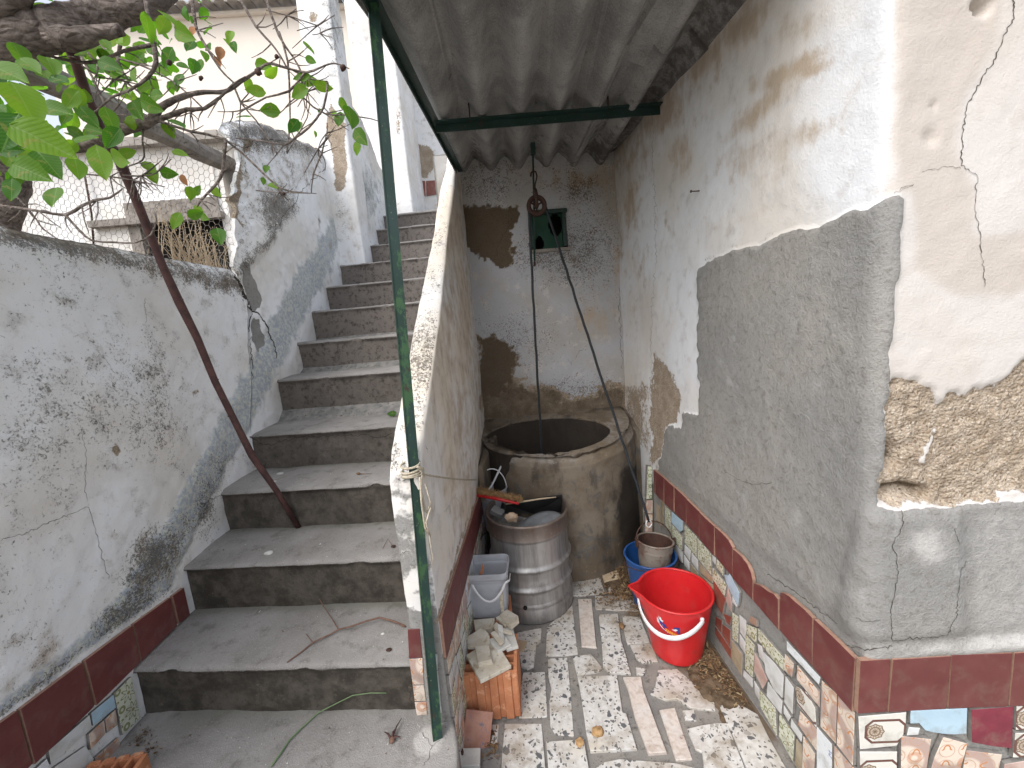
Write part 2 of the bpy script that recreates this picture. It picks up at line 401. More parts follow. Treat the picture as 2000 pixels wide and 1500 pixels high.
def tile_base(name, c0, dirt=.35):
    k = NT(name); co = k.coord(); r = k.rnd()
    rot = k.n('VectorRotate', rotation_type='Z_AXIS'); k.put(rot.inputs['Vector'], co); k.put(rot.inputs['Angle'], k.m('MULTIPLY', k.m('FLOOR', k.m('MULTIPLY', r, 4)), math.pi/2))
    off = k.n('VectorMath', operation='ADD'); k.put(off.inputs[0], rot.outputs[0]); cmb = k.n('CombineXYZ'); k.put(cmb.inputs[0], k.m('MULTIPLY', r, 7.3)); k.put(cmb.inputs[1], k.m('MULTIPLY', r, 3.1)); k.put(off.inputs[1], cmb.outputs[0])
    return k, co, off.outputs[0], rot.outputs[0]
def cell(k, v, size):
    sc = k.n('VectorMath', operation='SCALE'); k.put(sc.inputs[0], v); sc.inputs['Scale'].default_value = 1/size
    fr = k.n('VectorMath', operation='FRACTION'); k.put(fr.inputs[0], sc.outputs[0]); sx = k.n('SeparateXYZ'); k.put(sx.inputs[0], fr.outputs[0])
    x = k.m('SUBTRACT', sx.outputs[0], .5); y = k.m('SUBTRACT', sx.outputs[1], .5)
    rr = k.m('SQRT', k.m('ADD', k.m('MULTIPLY', x, x), k.m('MULTIPLY', y, y))); an = k.m('ARCTAN2', y, x)
    return x, y, rr, an
def band(k, v, c, wd, s=.02): return k.m('SUBTRACT', 1.0, k.ss(k.m('ABSOLUTE', k.m('SUBTRACT', v, c)), wd, wd+s))
def dirty(k, c, co, amt=.5):
    n = k.noise(co, 22, 6, .65); n2 = k.noise(co, 5, 3)
    return k.mix(k.m('MULTIPLY', k.ss(k.m('ADD', n, k.m('MULTIPLY', n2, .4)), .66, .95), amt), c, (.20, .17, .13)), n
def mat_tiles():
    # orange scrolls on cream
    k, co, of, ro = tile_base('scroll_tile', 0)
    x, y, r, a = cell(k, of, .150); c = k.mix(k.ss(r, .1, .5), (.70, .585, .50), (.60, .52, .44))
    c = k.mix(k.m('MULTIPLY', band(k, r, .38, .06, .06), .7), c, (.34, .22, .20))
    x, y, r, a = cell(k, of, .044); w_ = k.m('ADD', r, k.m('MULTIPLY', k.m('SINE', k.m('MULTIPLY', a, 3)), .07))
    c = k.mix(k.m('MULTIPLY', band(k, w_, .27, .03, .03), k.m('GREATER_THAN', y, .02)), c, (.50, .22, .09))
    c = k.mix(k.m('MULTIPLY', band(k, r, .40, .015, .03), .6), c, (.45, .28, .2))
    x2, y2, r2, a2 = cell(k, k.map(of, (1, 1, 1), (.026, .026, 0)), .104); c = k.mix(k.m('MULTIPLY', band(k, r2, .12, .03, .04), .55), c, (.45, .2, .1))
    c, n = dirty(k, c, co); M['scroll'] = k.fin(c, .22, k.bump(n, .05, .001), .5)
    # olive flowers on pale green
    k, co, of, ro = tile_base('flower_tile', 0)
    x, y, r, a = cell(k, of, .062); pet = k.m('ADD', .30, k.m('MULTIPLY', k.m('COSINE', k.m('MULTIPLY', a, 8)), .12))
    f = k.m('SUBTRACT', 1.0, k.ss(k.m('ABSOLUTE', k.m('SUBTRACT', r, pet)), .03, .06)); c = k.mix(f, (.55, .57, .47), (.20, .225, .10))
    c = k.mix(k.m('SUBTRACT', 1.0, k.ss(r, .07, .1)), c, (.30, .27, .12))
    x, y, r, a = cell(k, k.map(of, (1, 1, 1), (.031, .031, 0)), .062); c = k.mix(band(k, r, .13, .04, .03), c, (.24, .26, .13))
    c, n = dirty(k, c, co); M['flower'] = k.fin(c, .25, k.bump(n, .05, .001), .5)
    # white with small blue flowers
    k, co, of, ro = tile_base('blue_flower_tile', 0)
    x, y, r, a = cell(k, of, .095); c = k.mix(k.m('MULTIPLY', k.m('SUBTRACT', 1.0, k.ss(k.m('ABSOLUTE', k.m('SUBTRACT', r, k.m('ADD', .10, k.m('MULTIPLY', k.m('COSINE', k.m('MULTIPLY', a, 6)), .025)))), .02, .04)), .8), (.66, .70, .73), (.16, .22, .42))
    v = k.noise(of, 26, 3, .6, 2); c = k.mix(k.m('MULTIPLY', band(k, v, .5, .006, .008), .35), c, (.30, .36, .42))
    c, n = dirty(k, c, co); M['blueflower'] = k.fin(c, .2, k.bump(n, .05, .001), .5)
    # rosette with dark frame, centred on the tile
    k, co, of, ro = tile_base('rosette_tile', 0); sx = k.n('SeparateXYZ'); k.put(sx.inputs[0], co)
    X = k.m('ADD', sx.outputs[0], .024); Y = sx.outputs[1]
    r = k.m('SQRT', k.m('ADD', k.m('MULTIPLY', X, X), k.m('MULTIPLY', Y, Y))); a = k.m('ARCTAN2', Y, X)
    c = (.63, .62, .58)
    rim = k.m('ADD', .0215, k.m('MULTIPLY', k.m('ABSOLUTE', k.m('SINE', k.m('MULTIPLY', a, 4))), -.003))
    ins = k.m('LESS_THAN', r, rim); pc = k.m('COSINE', k.m('MULTIPLY', a, 8)); lines = band(k, k.m('MULTIPLY', pc, k.ss(r, 0, .012)), .15, .22, .15)
    c = k.mix(ins, c, k.mix(lines, (.47, .40, .32), (.17, .115, .08)))
    c = k.mix(k.m('MULTIPLY', ins, band(k, r, .012, .0012, .001)), c, (.2, .14, .1))
    c = k.mix(band(k, k.m('SUBTRACT', r, rim), 0, .0009, .0008), c, (.17, .115, .08))
    ax = k.m('ABSOLUTE', sx.outputs[0]); ay = k.m('ABSOLUTE', Y); oc = k.m('MAXIMUM', k.m('ADD', ay, .014), k.m('MULTIPLY', k.m('ADD', ax, ay), .74)); oc = k.m('MAXIMUM', oc, ax)
    c = k.mix(band(k, oc, .0445, .0028, .0008), c, (.13, .06, .05))
    c, n = dirty(k, c, co, .4); M['rosette'] = k.fin(c, .2, k.bump(n, .05, .001), .5)
    # red-brown wall tile
    k, co, of, ro = tile_base('oxblood_tile', 0); n1 = k.noise(of, 12, 5, .65); n2 = k.noise(co, 140, 3)
    c = k.mix(k.ss(n1, .3, .7), (.115, .026, .026), (.155, .045, .042)); c = k.mix(k.ss(n2, .76, .84), c, (.3, .22, .2)); c = k.mix(k.m('MULTIPLY', k.rnd(), .35), c, (.12, .035, .035))
    c, n = dirty(k, c, co, .25); M['oxblood'] = k.fin(c, k.m('ADD', .42, k.m('MULTIPLY', n1, .25)), k.bump(n1, .05, .002), .5)
    for nm, c0, c1 in (('white_tile', (.60, .62, .63), (.52, .53, .52)), ('sky_tile', (.40, .55, .66), (.36, .50, .61)), ('crimson_tile', (.20, .028, .05), (.16, .022, .04)), ('pink_tile', (.52, .40, .36), (.42, .27, .24)), ('tan_tile', (.37, .31, .22), (.28, .23, .15)), ('red_tile', (.26, .075, .055), (.2, .06, .045))):
        k, co, of, ro = tile_base(nm, 0); n1 = k.noise(of, 16, 5); c = k.mix(k.ss(n1, .35, .65), c0, c1); c, n = dirty(k, c, co, .4); M[nm] = k.fin(c, .22, k.bump(n, .05, .001), .5)
mat_tiles()
mat_simple('grout', (.16, .16, .155), (.26, .25, .235), 20, .9, .6, .2, 6, 0, 150, (.10, .09, .08))
mat_simple('clay_edge', (.33, .20, .145), (.27, .165, .12), 60, .85)
mat_simple('brick_clay', (.50, .215, .11), (.40, .16, .08), 14, .85, .35, .2, 5, 0, 160, (.56, .30, .18))
mat_simple('marble_offcut', (.57, .54, .47), (.46, .41, .33), 14, .55, .2, .4, 6, 0, 90, (.34, .28, .2))
mat_simple('marble_white', (.60, .60, .57), (.52, .51, .48), 14, .4, .1, .4)
mat_simple('terracotta', (.37, .205, .155), (.30, .15, .115), 18, .8, .25, .2, 5, 0, 120, (.17, .15, .19))
mat_simple('dark_hole', (.012, .011, .01), (.02, .018, .016), 10, .95)  # near-black colour standing in for the shade inside gaps and openings
mat_simple('wood_grey', (.20, .18, .165), (.30, .275, .25), 18, .9, .8, .2, 6, 0, 90, (.09, .08, .07))
mat_simple('stick_bark', (.055, .028, .027), (.095, .046, .041), 25, .6, .4, .3, 5, 0, 150, (.05, .03, .03))
mat_simple('crack', (.03, .026, .022), (.05, .043, .036), 30, .95)
mat_simple('crack_pale', (.13, .11, .09), (.2, .17, .14), 30, .95)
mat_simple('cream_render', (.80, .73, .66), (.77, .70, .63), 1.5, .9, .1)
mat_simple('eave_tile', (.30, .275, .25), (.38, .355, .33), 5, .9, .4)
mat_simple('asbestos', (.25, .24, .225), (.34, .325, .305), 9, .95, .3, .1, 6, 0, 110, (.215, .20, .185), .004)
def mat_roof():
    k = NT('asbestos'); co = k.coord(); n1 = k.noise(co, 6, 5, .6); n2 = k.noise(co, 24, 6, .7); n3 = k.noise(co, 170, 3, .7)
    c = k.mix(k.ss(n1, .35, .65), (.23, .228, .225), (.37, .365, .355)); c = k.mix(k.m('MULTIPLY', k.ss(n3, .52, .7), .55), c, (.44, .43, .41)); c = k.mix(k.m('MULTIPLY', k.ss(n3, .48, .3), .5), c, (.13, .12, .115))
    g = k.ss(k.m('ADD', k.attr('grime'), k.m('MULTIPLY', k.m('SUBTRACT', n2, .5), 2.2)), .55, 1.1); c = k.mix(k.m('MULTIPLY', g, .75), c, (.07, .062, .058))
    M['asbestos'] = k.fin(c, .95, k.bump(n3, .4, .003), .1)
mat_roof()
mat_simple('black_rope', (.014, .016, .02), (.03, .034, .04), 200, .6, .6, .3)
mat_simple('rope_cream', (.50, .45, .36), (.38, .33, .25), 90, .8, .5, .2)
mat_simple('iron_rust', (.038, .018, .014), (.06, .027, .018), 40, .75, .5, .4, 6, 0, 160, (.03, .018, .015))
mat_simple('soil', (.07, .05, .032), (.15, .11, .075), 30, .95, .9, .1)
mat_simple('dry_stem', (.52, .42, .30), (.42, .33, .23), 40, .9)
mat_simple('thorn_green', (.12, .20, .09), (.16, .22, .11), 40, .6)
mat_simple('twig_brown', (.13, .07, .05), (.19, .11, .08), 60, .8)
mat_simple('hose_green', (.015, .13, .06), (.02, .17, .08), 20, .35)
mat_simple('stone_pale', (.50, .41, .29), (.42, .32, .22), 30, .8, .6)
mat_simple('sponge_grey', (.15, .165, .18), (.21, .225, .24), 12, .7, .3)
mat_simple('black_plastic', (.008, .008, .009), (.014, .014, .015), 10, .3)
mat_simple('grey_plastic', (.22, .22, .22), (.28, .28, .28), 10, .5)
mat_simple('bristle', (.33, .20, .09), (.43, .28, .14), 60, .9, .8)
mat_simple('red_plastic', (.48, .014, .018), (.53, .022, .024), 6, .34, .08, .5, 4, 0, 60, (.46, .03, .03), .002)
mat_simple('blue_plastic', (.012, .055, .19), (.02, .08, .25), 6, .35, .08, .5)
mat_simple('white_plastic', (.66, .66, .68), (.60, .60, .62), 8, .4, .05)
mat_simple('nail_rust', (.05, .03, .022), (.08, .045, .03), 60, .8)
mat_simple('litter_a', (.15, .085, .04), (.22, .13, .065), 40, .9); mat_simple('litter_b', (.08, .045, .025), (.14, .085, .045), 40, .9); mat_simple('litter_c', (.28, .21, .12), (.2, .145, .08), 40, .9)
def mat_special():
    k = NT('tree_bark'); co = k.coord(); st = k.map(co, (1, 1, 1)); n = k.noise(st, 22, 8, .72, 1.5); n2 = k.noise(co, 7, 4); v = k.vor(k.map(co, (1, 2.4, 2.4)), 26, 'DISTANCE_TO_EDGE')
    c = k.mix(k.ss(n, .35, .65), (.13, .105, .092), (.33, .28, .25)); c = k.mix(k.ss(n2, .5, .7), c, (.18, .155, .14))
    h = k.m('ADD', k.m('MULTIPLY', n, 1.0), k.m('MULTIPLY', v.outputs['Distance'], 1.2)); M['bark'] = k.fin(c, .92, k.bump(h, 1.0, .02), .15)
    # flaking green paint on steel
    for nm, lo in (('green_paint', .52), ('green_steel', .64)):
        k = NT(nm); co = k.coord(); n = k.noise(k.map(co, (1, 1, .5)), 26, 7, .72); n2 = k.noise(co, 6, 4); n3 = k.noise(co, 120, 3)
        c = k.mix(k.ss(n2, .4, .6), (.010, .032, .025), (.016, .040, .036)); c = k.mix(k.ss(n, lo, lo+.06), c, (.032, .085, .035)); c = k.mix(k.ss(k.noise(k.map(co, (1, 1, .6), (4, 4, 4)), 30, 6, .7), .58, .66), c, (.035, .028, .022)); c = k.mix(k.ss(n3, .66, .74), c, (.12, .15, .09))
        M[nm] = k.fin(c, .5, k.bump(n, .35, .002), .4)
    # leaves
    k = NT('leaf_blade'); co = k.coord(); r = k.rnd(); c = k.mix(r, (.016, .075, .012), (.12, .24, .018)); sx = k.n('SeparateXYZ'); k.put(sx.inputs[0], co)
    vein = k.m('MULTIPLY', k.m('ABSOLUTE', k.m('SINE', k.m('ADD', k.m('MULTIPLY', sx.outputs[0], 620), k.m('MULTIPLY', k.m('ABSOLUTE', sx.outputs[1]), -520)))), 1.0)
    c = k.mix(k.m('MULTIPLY', k.ss(vein, .86, 1.0), .35), c, (.16, .27, .07)); c = k.mix(k.m('MULTIPLY', k.m('LESS_THAN', k.m('ABSOLUTE', sx.outputs[1]), .0007), .6), c, (.22, .32, .10))
    c = k.mix(k.m('MULTIPLY', k.m('GREATER_THAN', k.noise(co, 60, 3), .68), .6), c, (.25, .2, .06))
    k.fin(c, .5, k.bump(vein, .2, .001), .22); tr = k.n('BsdfTranslucent'); k.put(tr.inputs[0], k.mix(r, (.10, .34, .01), (.34, .60, .03))); ms = k.n('MixShader'); ms.inputs[0].default_value = .45
    k.t.links.new(k.b.outputs[0], ms.inputs[1]); k.t.links.new(tr.outputs[0], ms.inputs[2]); k.t.links.new(ms.outputs[0], k.out.inputs[0]); M['leaf'] = k.mat
    k = NT('dead_leaf'); k.fin(k.mix(k.noise(k.coord(), 60, 3), (.33, .16, .07), (.22, .10, .05)), .8); M['deadleaf'] = k.mat
    # stainless keg
    k = NT('keg_steel'); co = k.coord(); n = k.noise(k.map(co, (1, 1, .12)), 24, 5, .65); n2 = k.noise(co, 9, 5, .6); n3 = k.noise(co, 80, 4)
    c = k.mix(k.ss(n, .38, .66), (.44, .435, .43), (.27, .26, .255)); c = k.mix(k.m('MULTIPLY', k.ss(n2, .54, .70), .6), c, (.15, .13, .12)); sx = k.n('SeparateXYZ'); k.put(sx.inputs[0], co)
    rim = k.ss(sx.outputs[2], .395, .42); c = k.mix(k.m('MULTIPLY', rim, k.m('ADD', .45, k.m('MULTIPLY', n2, .5))), c, (.17, .115, .085)); c = k.mix(k.m('MULTIPLY', k.ss(n3, .6, .75), .4), c, (.42, .41, .40))
    M['keg'] = k.fin(c, k.m('ADD', .36, k.m('MULTIPLY', n2, .3)), k.bump(k.m('ADD', n2, n3), .12, .002), .5, .72)
    # well shaft concrete
    k = NT('well_concrete'); co = k.coord(); n1 = k.noise(co, 4, 6, .65); n2 = k.noise(co, 13, 6, .65, .8); n3 = k.noise(co, 70, 4, .7); n4 = k.noise(k.map(co, (1, 1, .35), (3, 1, 0)), 9, 6, .6)
    c = k.mix(k.ss(n1, .38, .62), (.13, .10, .07), (.195, .165, .13)); c = k.mix(k.m('MULTIPLY', k.ss(n2, .50, .64), .7), c, (.09, .093, .095)); c = k.mix(k.m('MULTIPLY', k.ss(n4, .50, .66), .75), c, (.055, .046, .038)); c = k.mix(k.m('MULTIPLY', k.ss(n3, .60, .7), .6), c, (.26, .22, .17))
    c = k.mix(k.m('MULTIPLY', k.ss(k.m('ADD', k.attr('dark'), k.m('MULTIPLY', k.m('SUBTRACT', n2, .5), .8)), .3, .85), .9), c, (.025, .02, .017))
    c = k.mix(k.m('MULTIPLY', k.ss(k.m('ADD', k.attr('pale'), k.m('MULTIPLY', k.m('SUBTRACT', n2, .5), .8)), .4, .8), .7), c, (.40, .37, .34))
    M['well'] = k.fin(c, .85, k.bump(k.m('ADD', n2, k.m('MULTIPLY', n3, .5)), .6, .008), .25)
    # rusty galvanised pail
    k = NT('pail_steel'); co = k.coord(); n1 = k.noise(co, 10, 6, .7); n2 = k.noise(co, 40, 5, .7); c = k.mix(k.ss(n1, .42, .6), (.25, .22, .19), (.15, .10, .08)); c = k.mix(k.ss(n2, .58, .66), c, (.20, .065, .03))
    sx = k.n('SeparateXYZ'); k.put(sx.inputs[0], co); c = k.mix(k.ss(k.m('SUBTRACT', k.m('MULTIPLY', n1, .1), sx.outputs[2]), -.02, .02), c, (.035, .028, .03)); M['pail'] = k.fin(c, .6, k.bump(n2, .3, .002), .4, .3)
    # frosted translucent plastic
    k = NT('frosted_plastic'); n = k.noise(k.coord(), 16, 5); k.fin(k.mix(k.ss(n, .45, .7), (.62, .64, .68), (.50, .51, .54)), .45, None, .4); k.put(k.b.inputs['Transmission Weight'], .0)
    tr = k.n('BsdfTranslucent'); k.put(tr.inputs[0], (.66, .68, .74)); tp = k.n('BsdfTransparent'); k.put(tp.inputs[0], (.8, .82, .86)); m1 = k.n('MixShader'); m1.inputs[0].default_value = .35; m2 = k.n('MixShader'); m2.inputs[0].default_value = .22
    k.t.links.new(k.b.outputs[0], m1.inputs[1]); k.t.links.new(tr.outputs[0], m1.inputs[2]); k.t.links.new(m1.outputs[0], m2.inputs[1]); k.t.links.new(tp.outputs[0], m2.inputs[2]); k.t.links.new(m2.outputs[0], k.out.inputs[0]); M['frost'] = k.mat
    k = NT('mesh_wire'); k.fin((.30, .27, .24), .6, None, .4, .4); M['wire'] = k.mat
    k = NT('vent_mesh'); co = k.coord(); k.fin(k.mix(k.noise(co, 20, 4), (.012, .045, .03), (.02, .07, .045)), .7); M['ventmesh'] = k.mat
mat_special()
mat_simple('tile_side', (.17, .16, .15), (.24, .225, .21), 60, .9)
# ------------------------------------------------------------------ ground
def ground():
    xs = np.concatenate([[-60, -20, -8, -4], np.arange(-3, 4, .5), [6, 20, 60]]); ys = np.concatenate([[-60, -20, -8, -4], np.arange(-2, 12, .5), [20, 60]])
    P = np.zeros((len(xs), len(ys), 3)); P[:, :, 0] = xs[:, None]; P[:, :, 1] = ys[None]; P[:, :, 2] = -.03
    mat_simple('earth', (.20, .18, .15), (.30, .27, .23), 1.5, .95)
    o = sheet('ground', P, M['earth'], thick=0); tag(o, kind='structure')
    # mortar bed of the yard floor
    xs = np.arange(-.45, 1.02, .015); ys = np.arange(.2, 2.75, .015)
    P = np.zeros((len(xs), len(ys), 3)); P[:, :, 0] = xs[:, None]; P[:, :, 1] = ys[None]
    def mk(px, V):
        return dict(dirt=np.clip(poly(px, [(1380, 1250), (1440, 1310), (1530, 1420), (1500, 1440), (1360, 1340), (1290, 1310)], 30)+poly(px, [(1150, 1110), (1230, 1080), (1300, 1200), (1230, 1230)], 30)+poly(px, [(870, 1380), (905, 1360), (915, 1500), (880, 1500)], 12)
                                 + .5*np.clip((V[:, 0]-.62)*5, 0, 1), 0, 1.2))
    o = sheet('yard_floor', P, M['mortar'], masks=mk, disp=lambda V, px, m: (fbm(V, 9, 4, 3)-.5)*.012, thick=.028); tag(o, kind='structure')
    return o
yard = ground()
FLOOR_TILES = [
 ('t', [(1068,1225),(1088,1205),(1108,1190),(1118,1182),(1121,1210),(1124,1240),(1129,1277),(1100,1280),(1066,1279)]),
 ('p', [(1129,1170),(1155,1169),(1165,1264),(1136,1262)]),
 ('t', [(1169,1200),(1207,1198),(1213,1250),(1224,1285),(1232,1315),(1190,1313),(1178,1300),(1175,1250)]),
 ('t', [(1216,1202),(1250,1205),(1270,1255),(1225,1257),(1218,1230)]),
 ('t', [(1231,1259),(1275,1257),(1285,1292),(1255,1294),(1243,1286),(1238,1274)]),
 ('t', [(1118,1282),(1154,1277),(1165,1289),(1177,1305),(1170,1310),(1128,1319)]),
 ('t', [(1070,1286),(1108,1284),(1114,1345),(1121,1437),(1085,1434),(1075,1418),(1073,1370),(1077,1345),(1071,1320)]),
 ('t', [(1128,1321),(1205,1318),(1212,1365),(1216,1391),(1223,1393),(1244,1462),(1153,1466),(1145,1430),(1136,1365)]),
 ('p', [(1217,1322),(1252,1321),(1256,1345),(1302,1468),(1266,1471),(1240,1400),(1227,1348)]),
 ('p', [(1288,1386),(1318,1382),(1336,1436),(1352,1482),(1320,1484)]),
 ('t', [(1270,1355),(1280,1340),(1285,1308),(1322,1306),(1350,1330),(1395,1370),(1397,1387),(1350,1382),(1322,1364),(1300,1366)]),
 ('t', [(1242,1303),(1262,1305),(1258,1318),(1243,1316)]),
 ('t', [(1333,1387),(1355,1386),(1360,1406),(1338,1404)]),
 ('t', [(1342,1423),(1370,1416),(1398,1412),(1420,1412),(1455,1500),(1470,1560),(1400,1560),(1375,1500),(1371,1468),(1358,1462)]),
 ('t', [(1405,1378),(1440,1372),(1480,1395),(1502,1440),(1552,1530),(1552,1575),(1480,1560),(1450,1480),(1424,1420)]),
 ('t', [(1022,1313),(1064,1312),(1067,1360),(1069,1400),(1014,1402),(1012,1360)]),
 ('t', [(986,1413),(1058,1413),(1062,1460),(1070,1560),(975,1560),(982,1460)]),
 ('t', [(1067,1448),(1110,1445),(1140,1443),(1150,1500),(1160,1560),(1075,1560)]),
 ('t', [(1163,1500),(1180,1488),(1210,1482),(1320,1490),(1360,1500),(1385,1580),(1170,1600)]),
 ('t', [(1010,1235),(1058,1226),(1056,1250),(1048,1256),(1042,1300),(1030,1305),(1018,1300),(1012,1270)]),
 ('t', [(1109,1131),(1140,1128),(1172,1126),(1176,1142),(1182,1157),(1150,1161),(1116,1164),(1106,1150)]),
 ('t', [(1162,1163),(1195,1163),(1230,1165),(1248,1192),(1224,1192),(1163,1190)]),
 ('t', [(1188,1143),(1222,1140),(1228,1157),(1189,1156)]),
 ('s', [(1176,1122),(1188,1112),(1207,1108),(1212,1130),(1180,1135)]),
 ('t', [(960,1415),(974,1414),(971,1452),(956,1452)]),
 ('t', [(1130,1482),(1148,1480),(1152,1498),(1135,1500)]) if 0 else ('s', [(1010,1248),(1030,1252),(1022,1272),(1008,1268)]),
 ('t', [(1075,1150),(1100,1140),(1104,1170),(1080,1190)]),
]
def floor_tiles():
    for i, (k, P) in enumerate(FLOOR_TILES):
        top = .006+.002*(i % 3)+(.006 if k == 's' else 0); W = [pz(u, v, top) for u, v in P]
        c = sum(W, Vector())/len(W); mb = MB().prism(W, (0, 0, 1), .02, bev=.0015)
        m = {'t': M['terrazzo'], 'p': M['pink'], 's': M['stone_pale']}[k]
        mb.build('floor_tile', m, yard)   # world coordinates: chips never repeat
    rn = random.Random(3)                 # the floor goes on towards the viewer, below the picture
    y = .93
    for r in range(4):
        x = -.2; h = rn.uniform(.13, .2)
        while x < .66:
            w_ = rn.uniform(.09, .24); a = rn.uniform(-.01, .01)
            if x+w_ < .72: MB().prism([(x, y-h, .007), (x+w_, y-h+a, .007), (x+w_+a, y, .007), (x, y+a*.5, .007)], (0, 0, 1), .02, bev=.0015).build('floor_tile', M['terrazzo'] if rn.random() > .25 else M['pink'], yard)
            x += w_+.025
        y -= h+.025
floor_tiles()

# ------------------------------------------------------------------ house wall: side of the alcove and its outer return
XR, CYR = .785, .805
_D = pz(2000, 1275, .547); RD = Vector((_D.x-XR, _D.y-CYR, 0)).normalized(); RN = Vector((RD.y, -RD.x, 0))
if RN.y > 0: RN = -RN
house = empty('house_wall', (XR, CYR, 0), 'white rendered house wall with a large grey cement patch, right of the well', 'wall')
def house_wall():
    pts = [(XR, y) for y in np.arange(2.56, CYR+.03, -.008)]
    for a in np.linspace(0, 1, 7)[1:-1]:
        t = 1-a; pts.append((XR*t*t+2*a*t*XR+a*a*(XR+.028*RD.x), (CYR+.03)*t*t+2*a*t*CYR+a*a*(CYR+.028*RD.y)))
    pts += [(XR+RD.x*s, CYR+RD.y*s) for s in np.arange(.028, .95, .0062)]+[(XR+RD.x*s, CYR+RD.y*s) for s in (1.1, 1.4, 1.8)]
    zs = np.concatenate([np.arange(0, 2.34, .0082), [2.4, 2.5, 2.6, 2.8, 3.0]]); P = np.zeros((len(pts), len(zs), 3))
    P[:, :, :2] = np.array(pts)[:, None]; P[:, :, 2] = zs[None]
    GREY = [(1363,528),(1400,503),(1440,488),(1500,470),(1560,450),(1620,430),(1700,405),(1725,388),(1750,378),(1758,392),(1754,450),(1750,560),(1745,640),(1737,720),(1733,790),(1737,880),(1722,960),(1700,985),(1760,992),(1880,985),(2000,975),(2300,960),(2300,1900),(1660,1900),(1500,1700),(1200,1300),(1277,930),(1292,890),(1305,832),(1329,836),(1333,802),(1366,812),(1366,700)]
    PEEL = [(1738,757),(1765,744),(1785,752),(1800,760),(1812,758),(1830,790),(1848,772),(1870,768),(1885,775),(1900,763),(1930,757),(1955,740),(2000,700),(2300,560),(2300,965),(1990,972),(1880,984),(1715,982),(1712,960),(1735,880),(1730,800)]
    cache = {}
    def mk(p, V):
        wob = np.stack([fbm(V, 16, 4, 11)-.5, fbm(V, 16, 4, 15)-.5], 1)*26; q = p+wob; wob2 = np.stack([fbm(V, 45, 3, 17)-.5, fbm(V, 45, 3, 18)-.5], 1)*26
        ret = np.clip((V[:, 0]-XR-.003)*200, 0, 1)
        grey = poly(q*[1, 1], GREY, 7); peel = poly(p+wob*1.3+wob2, PEEL, 12)*ret
        pe2 = poly(q, [(1272,690),(1290,700),(1310,725),(1322,760),(1327,838),(1304,834),(1300,900),(1272,905)], 12)*(1-grey)
        pe3 = poly(p+wob*1.5, [(1214,745),(1270,745),(1272,900),(1214,830)], 35)*.75*(1-ret)
        streak = line(q, [(1828,840),(1815,870),(1800,905)], 10)+line(q, [(2000,960),(1960,965)], 14)
        peel = np.clip(np.maximum(peel, np.maximum(pe2, pe3))-np.clip(streak, 0, 1)*.8, 0, 1)
        oc = np.zeros(len(V))
        for a in ((1540,140,95,24,-28,1), (1480,215,110,26,-42,.9), (1590,135,50,16,-22,.9), (1300,215,70,45,-60,.95), (1370,110,90,40,-50,.95), (1450,50,90,40,-40,.9), (1520,300,40,70,15,.75), (1440,310,60,60,0,.7), (1330,300,25,60,0,.8), (1232,400,22,60,0,.9), (1250,520,22,70,0,.6), (1640,40,70,50,0,.5), (1470,420,80,18,-20,.55), (1235,600,20,60,0,.5), (1560,380,60,30,0,.4), (1400,440,60,40,-20,.5), (1640,180,50,60,0,.5), (1580,260,80,30,-30,.7), (1300,420,50,60,0,.45), (1540,60,70,40,-30,.7), (1480,340,60,50,-30,.6), (1210,480,14,90,0,.7)):
            oc = np.maximum(oc, blob(p, *a))
        oc = np.maximum(oc, .8*line(p, [(1205,300),(1280,205),(1450,0)], 130))*(1-ret)
        oc = np.maximum(oc, .55*blob(p, 1240, 800, 50, 80, 0))
        cream_dim = poly(q, [(1728,-200),(1965,-200),(1975,20),(1960,110),(1905,200),(1885,300),(1925,380),(1915,440),(2080,420),(2080,560),(1980,600),(1860,590),(1765,540),(1762,390),(1728,380)], 30)*ret
        cream_dim = np.maximum(cream_dim, ret*.7)  # whole return darkened in colour to offset the strong light on it
        mo = .12+np.zeros(len(V)); mo = np.maximum(mo, .55*line(p, [(1365,515),(1400,498),(1440,480),(1520,462),(1560,448)], 16)); mo = np.maximum(mo, blob(p, 1435, 485, 9, 18)); mo = np.maximum(mo, blob(p, 1388, 508, 16, 12)); mo = np.maximum(mo, .8*blob(p, 1508, 455, 14, 14))
        mo = mo*(1-grey*.9)*(1-.5*ret)
        pale = .75*line(q, [(1690,1275),(1760,1270),(1850,1262),(2100,1250)], 24)+.55*poly(q, [(1885,990),(2300,970),(2300,1250),(1885,1255)], 20)+.9*blob(q, 1800, 1060, 50, 45)+.6*blob(q, 1560, 1010, 18, 40)+.5*blob(q, 1640, 1150, 60, 30, 40)+.4*blob(q, 1330, 880, 50, 30)
        pale += .35*line(q, [(1300,960),(1400,1050),(1500,1140),(1640,1250)], 22)
        dk = .55*blob(p, 1438, 826, 22, 14)+.4*line(p, [(1490,800),(1525,850)], 9)+.5*blob(p, 1388, 855, 8, 16, 20)+.45*blob(p, 1790, 1090, 30, 26)+.4*blob(p, 1755, 1040, 22, 45)+.35*blob(p, 1830, 1130, 26, 24)
        dk += 1.0*blob(p, 1745, 890, 14, 22)*ret+1.1*line(p, [(1730,962),(1770,950),(1812,960)], 12)*ret+.5*line(p, [(1288,880),(1280,930)], 14)
        cache['ret'] = ret
        return dict(grey=grey*(1-peel), peel=peel, ochre=oc*(1-grey), cream=cream_dim, mold=mo, pale=pale, dark=np.clip(dk, 0, 1), blue=np.zeros(len(V)))
